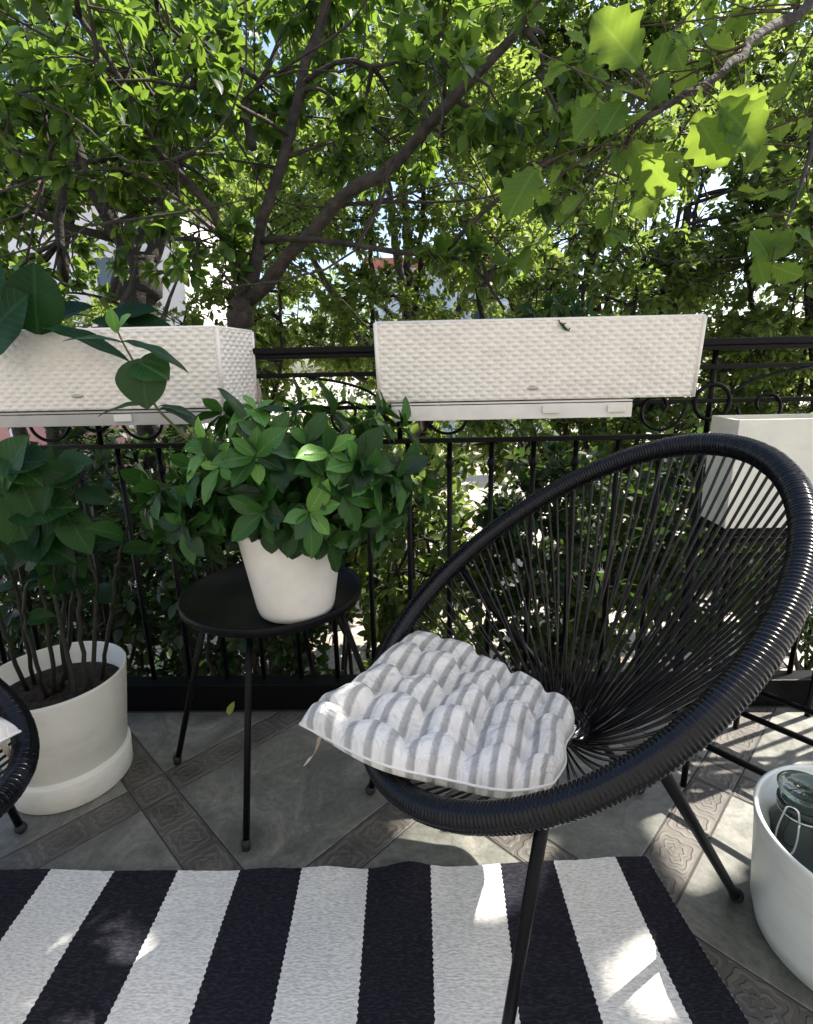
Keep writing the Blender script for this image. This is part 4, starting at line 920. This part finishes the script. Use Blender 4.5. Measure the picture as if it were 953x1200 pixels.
# ================================================================== TREES AND SHRUBS
def limb(*pts): return [at(x, y, Y=Y) for x, y, Y in pts]
mainT = limb((288, 420, 2.7), (285, 372, 2.7)); base = np.array([mainT[0][0]-0.02, 2.72, GZ])
fork = at(289, 352, Y=2.7)
skel = [([base, (base+mainT[0])/2+np.array([0.03, 0, 0]), mainT[0], mainT[1], fork], 0.066, 0.045),
        (limb((289, 354, 2.7), (335, 305, 2.66), (385, 246, 2.6), (430, 212, 2.55), (470, 187, 2.5), (520, 125, 2.45), (575, 62, 2.4), (640, -10, 2.35), (700, -90, 2.3)), 0.034, 0.015),
        (limb((288, 354, 2.7), (300, 300, 2.72), (318, 235, 2.75), (338, 165, 2.78), (352, 100, 2.8), (372, 30, 2.8), (395, -60, 2.8)), 0.032, 0.018),
        (limb((286, 330, 2.7), (268, 280, 2.66), (235, 232, 2.6), (200, 190, 2.55), (165, 140, 2.5), (140, 90, 2.45), (95, 20, 2.4)), 0.022, 0.010),
        (limb((308, 283, 2.71), (350, 280, 2.6), (420, 286, 2.5), (480, 296, 2.42), (525, 300, 2.38), (560, 318, 2.34), (592, 362, 2.3)), 0.016, 0.006),
        (limb((518, 298, 2.38), (545, 270, 2.36), (585, 230, 2.33), (640, 190, 2.3), (700, 150, 2.28)), 0.012, 0.005),
        (limb((296, 172, 2.76), (292, 130, 2.9), (312, 85, 3.0), (330, 40, 3.05)), 0.022, 0.010),
        (limb((340, 160, 2.78), (290, 128, 2.6), (200, 95, 2.4), (100, 98, 2.3), (20, 108, 2.25)), 0.009, 0.004),
        (limb((282, 300, 2.7), (210, 235, 2.5), (150, 200, 2.4), (60, 205, 2.3)), 0.008, 0.004),
        (limb((385, 246, 2.6), (440, 236, 2.7), (520, 238, 2.8), (600, 225, 2.9)), 0.010, 0.004),
        (limb((352, 100, 2.8), (400, 70, 2.7), (450, 78, 2.6), (500, 60, 2.5)), 0.012, 0.005)]
g_ = np.random.default_rng(77)
for k in range(46):
    src = skel[g_.integers(1, len(skel))][0]; a = np.asarray(src[g_.integers(1, len(src))], float)
    d = norm(np.array([g_.normal()*0.9, g_.normal()*0.35, g_.normal()*0.5+0.25])); L_ = g_.uniform(0.5, 1.3)
    skel.append(([a, a+d*L_*0.35+g_.normal(size=3)*0.05, a+d*L_*0.7+g_.normal(size=3)*0.09, a+d*L_+g_.normal(size=3)*0.14], 0.0055, 0.0018))
crs = [(at(120, 60, Y=2.5), (0.75, 0.45, 0.35), 75), (at(300, 60, Y=3.15), (0.75, 0.3, 0.5), 75), (at(470, 40, Y=2.9), (0.6, 0.35, 0.35), 42), (at(60, 170, Y=2.5), (0.5, 0.35, 0.25), 30),
       (at(240, 180, Y=3.0), (0.5, 0.3, 0.35), 32), (at(430, 160, Y=2.9), (0.45, 0.3, 0.28), 24), (at(560, 110, Y=2.4), (0.45, 0.35, 0.25), 24), (at(540, 310, Y=2.35), (0.25, 0.2, 0.12), 8), (at(640, 160, Y=2.3), (0.3, 0.25, 0.25), 14), (at(200, 290, Y=2.6), (0.4, 0.3, 0.2), 14)]
grow('tree', 'forked dark trunk tree rising behind the gap between the two wicker planters', 'tree', base, skel, crs, 'ovate', M['main_leaf'], M['bark'], 0.066, 20, 3, subs=8, gap=True, group=None)

# second tree at the left
b2 = np.array([at(172, 420, Y=3.6)[0], 3.6, GZ])
sk2 = [([b2, at(170, 420, Y=3.6), at(172, 330, Y=3.6), at(165, 300, Y=3.6)], 0.12, 0.085),
       (limb((168, 318, 3.6), (140, 280, 3.6), (118, 235, 3.55), (95, 190, 3.5), (80, 130, 3.5), (70, 40, 3.4)), 0.06, 0.025),
       (limb((172, 312, 3.6), (185, 262, 3.7), (205, 200, 3.8), (215, 120, 3.8), (240, 20, 3.8)), 0.05, 0.02),
       (limb((140, 282, 3.6), (70, 262, 3.5), (0, 225, 3.4), (-60, 190, 3.4)), 0.025, 0.012),
       (limb((75, 330, 3.4), (74, 250, 3.4), (76, 180, 3.4)), 0.028, 0.02)]
grow('tree', 'thick leaning tree behind the left wicker planter in front of the pink house', 'tree', b2, sk2,
     [(at(40, 60, Y=3.5), (0.9, 0.6, 0.5), 60), (at(190, 80, Y=3.8), (0.8, 0.6, 0.6), 55), (at(-20, 230, Y=3.5), (0.5, 0.4, 0.4), 34), (at(90, 215, Y=3.9), (0.45, 0.4, 0.3), 26), (at(190, 235, Y=3.9), (0.4, 0.4, 0.3), 22), (at(60, 290, Y=4.2), (0.6, 0.4, 0.3), 22), (at(40, 330, Y=3.3), (0.45, 0.3, 0.12), 14)],
     'ovate', M['main_leaf'], M['bark_dark'], 0.075, 20, 5, subs=8)

# the big-leaved tree beside the balcony: its trunk is out of the frame, one branch hangs into it
def oak():
    bs = np.array([4.3, 3.5, GZ])
    tip = [at(985, -40, Y=1.6), at(900, 30, Y=1.4), at(825, 95, Y=1.3), at(765, 130, Y=1.27), at(730, 170, Y=1.25)]
    tip2 = [at(965, 100, Y=1.45), at(940, 210, Y=1.36), at(908, 292, Y=1.31)]
    sk = [([bs, (4.32, 3.48, 0.4), (4.2, 3.4, 1.8), (3.9, 3.15, 3.4), (3.5, 2.75, 4.9)], 0.13, 0.045),
          ([(4.15, 3.35, 2.0), (3.3, 2.7, 2.9), (2.4, 2.1, 3.2), (1.75, 1.8, 2.85)]+tip, 0.022, 0.003),
          ([tip[0]]+tip2, 0.008, 0.0025),
          ([(3.95, 3.2, 3.2), (3.2, 2.9, 4.2), (2.95, 3.2, 5.2)], 0.05, 0.015)]
    n_ = np.array([-math.sin(SUN_AZ), math.cos(SUN_AZ), 0])
    C0 = np.array([3.25, 2.32, 0])
    cr = [(C0-n_*0.45+(0, 0, 3.75), (0.55, 0.6, 1.1), 250), (C0+n_*0.12+(0, 0, 3.85), (0.55, 0.5, 1.05), 260), (C0+n_*0.65+(0, 0, 4.6), (0.55, 0.5, 1.4), 340), (C0+n_*1.1+(0, 0, 5.2), (0.5, 0.5, 1.3), 240), (C0-n_*1.0+(0, 0, 3.3), (0.55, 0.6, 0.9), 150), (C0-n_*0.2+(-.3, 0, 2.6), (0.4, 0.5, 0.4), 60), (C0-n_*0.1+(0, 0, 4.45), (0.5, 0.5, 0.7), 420), (C0+n_*0.1+(0, 0, 5.25), (0.5, 0.5, 0.6), 280), (C0-n_*0.45+(0, 0, 4.9), (0.5, 0.5, 0.6), 120)]  # unseen lobes added across the sun's path to shade the balcony
    root = grow('tree', 'big-leaved tree hanging bright lobed leaves into the view over the chair', 'tree', bs, sk, cr, 'diamond', M['shade_leaf'], M['bark'], 0.14, 16, 8, subs=8, gap=True, width=1.35)
    # the sunlit spray
    L = SPRAY
    pos = np.array([at(*a, Y=Y) for a, b_, Y in L]); tp = np.array([at(*b_, Y=Y-0.03+0.03*rng.normal()) for a, b_, Y in L])
    mb = MB(); sz = np.linalg.norm(tp-pos, axis=1)*np.where(np.arange(len(L)) < 6, 0.86, 0.72)
    no = norm(np.array([0.25, -0.75, 0.55])+rng.normal(size=(len(L), 3))*0.28)
    lit_ = [0, 1, 2, 3, 4, 5, 6, 7, 11, 14, 17, 18, 19]; no[lit_] = norm(np.array([-0.38, -0.8, 0.0])+rng.normal(size=(len(lit_), 3))*0.3)
    V, F, U = leaves('oak_fine', pos, tp-pos, no, sz, 0.95); mb.add(V, F, U)
    # more of the same behind it, deeper in the spray
    nodes = np.concatenate([spline([(1.75, 1.8, 2.85)]+tip, 40), spline([tip[0]]+tip2, 30)])
    tw = MB(); P, D, S = [], [], []
    for k in range(30):
        e = at(rng.uniform(600, 960), rng.uniform(-60, 300), Y=rng.uniform(1.4, 1.95)); s = nodes[np.linalg.norm(nodes-e, axis=1).argmin()]
        Q = bez(s, (s+e)/2+rng.normal(size=3)*0.05, e, 8); tw.add(*tube(Q, np.linspace(.0026, .0013, 8), 5))
        for q in range(4): P.append(Q[rng.integers(4, 8)]); D.append(norm(rng.normal(size=3)+np.array([-.2, -.2, -.5]))); S.append(rng.uniform(.035, .075))
    for i in range(len(L)):
        s = nodes[np.linalg.norm(nodes-pos[i], axis=1).argmin()]; tw.add(*tube(bez(s, (s+pos[i])/2+np.array([0, 0, .03]), pos[i], 8), np.linspace(.0022, .0012, 8), 5))
    V, F, U = leaves('oak_fine', np.array(P), np.array(D), norm(rng.normal(size=(len(P), 3))*.5+np.array([0, -.3, .9])), np.array(S), 1.0); mb.add(V, F, U)
    mb.build('lobed_leaves', M['oak_leaf'], root, uv=True); tw.build('twigs', M['stem_brown'], root)
oak()

# bushes and trees beyond
def auto_tree(label, x, y, h, crowns, leaf, size, lm, seed, r=0.06, per=16, subs=9, lean=0.0, cat='tree', name='tree', twig_r=0.004, stems=1, zb=GZ, droop=0.15, group=None):
    g = np.random.default_rng(seed); bs = np.array([x, y, zb]); sk = []
    for c, rad, n in crowns:
        c = np.asarray(c, float)
        for q in range(stems):
            e = c+norm(g.normal(size=3))*np.asarray(rad)*0.3; s = bs+np.array([g.uniform(-.12, .12), g.uniform(-.1, .1), 0])*(stems > 1)
            m1 = s*0.65+e*0.35; m1[:2] = s[:2]*0.8+e[:2]*0.2+g.normal(size=2)*0.06; m2 = s*0.3+e*0.7+np.append(g.normal(size=2)*0.10, 0)
            sk.append(([s, m1, m2, e], r*(1 if stems == 1 else 0.5), r*0.3))
    return grow(name, label, cat, bs, sk, crowns, leaf, lm, M['bark_dark'], size, per, seed, subs=subs, twig_r=twig_r, droop=droop, group=group)
B, FL, UL, ML = M['bush_leaf'], M['far_leaf'], M['under_leaf'], M['main_leaf']
auto_tree('small-leaved sunlit bush at the right beyond the bare end of the handrail', 3.0, 4.3, 3, [((2.6, 4.1, 1.6), (0.9, 0.8, 0.8), 330), ((3.2, 4.4, 2.6), (0.9, 0.8, 0.8), 330), ((2.2, 4.3, 0.5), (0.8, 0.7, 0.6), 200), ((3.4, 4.4, 0.6), (0.9, 0.7, 0.8), 200)], 'diamond', 0.066, B, 21, 0.05, 34, 16, stems=4, twig_r=0.0042)
auto_tree('twiggy bush directly behind the right wicker planter', 1.35, 4.0, 2, [((1.3, 4.0, 1.5), (0.75, 0.6, 0.7), 170), ((1.9, 4.2, 2.2), (0.7, 0.6, 0.7), 130), ((0.8, 4.2, 0.6), (0.6, 0.5, 0.5), 110), ((1.7, 3.9, 0.5), (0.6, 0.5, 0.5), 110)], 'diamond', 0.066, B, 22, 0.045, 24, 16, stems=4, twig_r=0.0042)
auto_tree('yellow-green tree seen through the limbs of the forked tree', -0.2, 5.2, 4, [((-0.3, 5.2, 1.5), (0.9, 0.7, 0.6), 190), ((-0.6, 5.3, 2.6), (1.0, 0.7, 0.7), 220), ((0.3, 5.2, 3.3), (0.9, 0.7, 0.6), 190), ((0.6, 5.2, 2.2), (0.7, 0.6, 0.6), 110), ((-0.4, 5.0, 0.3), (0.9, 0.6, 0.5), 120)], 'diamond', 0.075, FL, 23, 0.05, 26, 10, twig_r=0.003)
auto_tree('tall pale green tree standing beyond the bright lobed leaves', 2.4, 6.8, 5, [((2.2, 6.8, 3.6), (1.3, 0.9, 1.0), 300), ((1.2, 6.6, 2.4), (1.1, 0.9, 0.8), 220), ((3.4, 7.0, 4.0), (1.2, 0.9, 1.0), 240), ((1.9, 6.9, 4.6), (1.2, 0.8, 0.6), 260), ((0.8, 6.9, 4.4), (0.8, 0.8, 0.6), 140), ((2.6, 6.6, 1.6), (1.1, 0.8, 0.8), 200), ((1.4, 6.6, 0.4), (1.1, 0.8, 0.7), 150)], 'diamond', 0.09, FL, 24, 0.08, 28, 10)
auto_tree('wide tree in the far right corner beyond the sunlit bush', 6.2, 7.4, 5, [((5.6, 7.2, 3.2), (1.3, 1, 1.2), 280), ((6.8, 7.4, 4.0), (1.3, 1, 1.2), 240), ((5.2, 7.0, 1.4), (1.2, 1, 0.9), 200), ((4.4, 7.4, 4.4), (1.2, 1, 1.0), 200)], 'diamond', 0.09, FL, 25, 0.1, 28, 10)
auto_tree('bright tree behind the top of the forked tree, in the middle of the yard', 0.1, 8.6, 6, [((-0.2, 8.6, 5.2), (1.7, 1.1, 1.2), 300), ((1.1, 8.8, 4.2), (1.3, 1.0, 1.0), 200), ((-1.6, 8.5, 3.9), (1.2, 1, 1.0), 200), ((0.3, 8.6, 6.6), (1.8, 1, 0.9), 220)], 'diamond', 0.11, FL, 26, 0.1, 26, 10)
auto_tree('broad low tree in front of the pale blue house', 2.2, 11.5, 6, [((0.0, 11.5, 1.2), (1.6, 1.0, 0.9), 170), ((2.6, 11.8, 1.6), (1.6, 1.0, 1.0), 170), ((-2.2, 11.4, 2.0), (1.6, 1.0, 1.1), 190), ((-2.6, 11.4, 4.2), (1.5, 1.0, 1.2), 190), ((3.2, 11.4, 4.6), (1.8, 1.0, 1.4), 220)], 'diamond', 0.13, FL, 31, 0.1, 26, 10)
auto_tree('dark tree closing the view in the upper left corner', -4.2, 6.0, 5, [((-3.6, 5.8, 4.0), (1.3, 0.9, 0.9), 240), ((-4.8, 6.0, 3.6), (1.2, 0.9, 0.9), 190), ((-2.6, 6.0, 3.2), (1.0, 0.8, 0.7), 170), ((-1.9, 6.2, 4.4), (1.0, 0.8, 0.7), 150)], 'diamond', 0.09, ML, 27, 0.09, 24, 10)
auto_tree('loose bush between the leaning tree and the forked tree', -1.7, 4.6, 2, [((-1.6, 4.6, 1.2), (0.7, 0.6, 0.6), 150), ((-1.3, 4.7, 2.0), (0.7, 0.6, 0.6), 120), ((-2.1, 4.5, 0.2), (0.8, 0.6, 0.5), 110), ((-2.6, 4.6, 1.3), (0.7, 0.6, 0.5), 70)], 'diamond', 0.068, FL, 28, 0.04, 22, 9, cat='bush', name='bush', stems=2)
# undergrowth close behind the railing
US = [('dark undergrowth bush behind the tall canes of the floor plant', -1.55, 2.4, (0.55, 0.35, 0.6), 150, 0.2), ('dark leafy bush behind the plant on the side table', -0.75, 2.25, (0.5, 0.3, 0.6), 150, 0.2), ('leafy bush right behind the gap left of the round chair', -0.05, 2.5, (0.5, 0.35, 0.6), 160, 0.25),
      ('leafy bush behind the cords of the chair back', 0.65, 2.4, (0.5, 0.35, 0.6), 230, 0.2), ('leafy bush behind the white box planter', 1.35, 2.5, (0.5, 0.35, 0.6), 170, 0.2), ('bush in the yard behind the right end of the railing', 2.1, 2.7, (0.55, 0.4, 0.7), 170, 0.2), ('low dark bush at the left end of the railing', -2.3, 2.7, (0.6, 0.4, 0.7), 170, 0.1)]
for i, (lb, x, y, rad, n, z) in enumerate(US):
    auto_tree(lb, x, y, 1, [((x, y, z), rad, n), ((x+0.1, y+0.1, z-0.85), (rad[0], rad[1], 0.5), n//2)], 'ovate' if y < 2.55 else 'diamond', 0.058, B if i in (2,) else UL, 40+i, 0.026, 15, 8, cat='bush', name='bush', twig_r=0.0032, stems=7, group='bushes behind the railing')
MS = [('leafy bush under and behind the left wicker planter', -1.62, 3.0, 0.55, 'bushes on the yard ground'), ('thin bush behind the canes of the floor plant', -1.15, 3.1, 0.25, 'bushes on the yard ground'), ('bush filling the gap between the two wicker planters', -0.42, 3.3, 0.45, 'bushes on the yard ground'), ('bush on the pale yard ground behind the forked tree trunk', -1.0, 3.7, -0.3, 'bushes on the yard ground'), ('bush on the pale yard ground behind the side table', -0.2, 4.0, -0.35, 'bushes on the yard ground'), ('bush in the shade under the leaning tree', -2.5, 3.9, -0.3, 'bushes on the yard ground'), ('bush in the yard behind the lower bars left of the box planter', 1.6, 3.6, -0.2, 'bushes on the yard ground')]
for i, (lb, x, y, z, gp) in enumerate(MS):
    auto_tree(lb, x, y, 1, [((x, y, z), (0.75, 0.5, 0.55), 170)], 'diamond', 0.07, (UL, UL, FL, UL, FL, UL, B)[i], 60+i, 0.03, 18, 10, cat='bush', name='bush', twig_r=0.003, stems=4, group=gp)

hn = 9000; hp = np.stack([rng.uniform(-14, 16, hn), rng.uniform(13.2, 14.6, hn), GZ+0.1+rng.uniform(0, 1, hn)**0.8*(2.5+0.5*np.sin(rng.uniform(0, 6, hn)))], 1)
V, F, U = leaves('diamond', hp, rand_dirs(hn, 0.2), rand_dirs(hn, 1.0), rng.uniform(0.14, 0.26, hn)); 
tag(mesh('hedge', V, F, M['under_leaf'], uv=U), 'dark green hedge closing off the far end of the yard', 'hedge', kind='stuff')
# ================================================================== HOUSES BEYOND
def house(label, x0, x1, y, z1, wall_m, trim_m, roof_m, wins, D=5.0, band=None):
    root = thing('house', label, 'house', ((x0+x1)/2, y+D/2, GZ))
    MB().add(*box(((x0+x1)/2, y+D/2, (GZ+z1)/2), (x1-x0, D, z1-GZ), 0.02)).build('wall', wall_m, root, smooth=False)
    if band: MB().add(*box(((x0+x1)/2, y-0.03, (GZ+band)/2), (x1-x0+0.1, 0.06, band-GZ), 0.01)).build('plinth', roof_m, root, smooth=False)
    MB().add(*box(((x0+x1)/2, y+D/2, z1+0.12), (x1-x0+0.5, D+0.5, 0.22), 0.02)).build('roof', roof_m, root, smooth=False)
    gl = simple('window_glass', (0.05, 0.07, 0.09), 0.08, spec=0.8) if 'window_glass' not in bpy.data.materials else bpy.data.materials['window_glass']
    for wx, wz, ww, wh in wins:
        f = MB()
        for dx, dz, sx, sz in ((-ww/2, 0, 0.1, wh+0.1), (ww/2, 0, 0.1, wh+0.1), (0, wh/2, ww-0.104, 0.1), (0, -wh/2, ww-0.104, 0.1), (0, 0, 0.05, wh-0.104)): f.add(*box((wx+dx, y-0.045, wz+dz), (sx, 0.07, sz), 0.005))
        fo = f.build('window', trim_m, root, smooth=False)
        MB().add(*box((wx, y-0.022, wz), (ww-0.1, 0.03, wh-0.1))).build('pane', gl, fo, smooth=False)
pink = simple('pink_stucco', (0.50, 0.25, 0.22), 0.9, noise=0.12, nscale=2); white = simple('white_stucco', (0.74, 0.72, 0.70), 0.9, noise=0.06, nscale=2)
blue = simple('blue_stucco', (0.50, 0.60, 0.70), 0.9, noise=0.06, nscale=2); red = simple('red_tile', (0.42, 0.16, 0.12), 0.8, noise=0.2, nscale=6)
house('pink and white house glimpsed through the leaning tree', -14.5, -4.6, 11.5, 4.4, white, white, pink, [(-12.6, 2.6, 1.1, 1.5), (-10.3, 2.6, 1.1, 1.5), (-8.0, 2.6, 1.1, 1.5), (-5.8, 2.6, 1.1, 1.5), (-9.2, 0.1, 1.1, 1.3), (-6.6, 0.1, 1.1, 1.3)], band=1.5)
house('pale blue house glimpsed above the gap between the planters', -1.2, 4.2, 17, 3.9, blue, white, red, [(0.2, 2.2, 1.0, 1.3), (2.2, 2.2, 1.0, 1.3), (1.2, 0.2, 1.0, 1.3)])
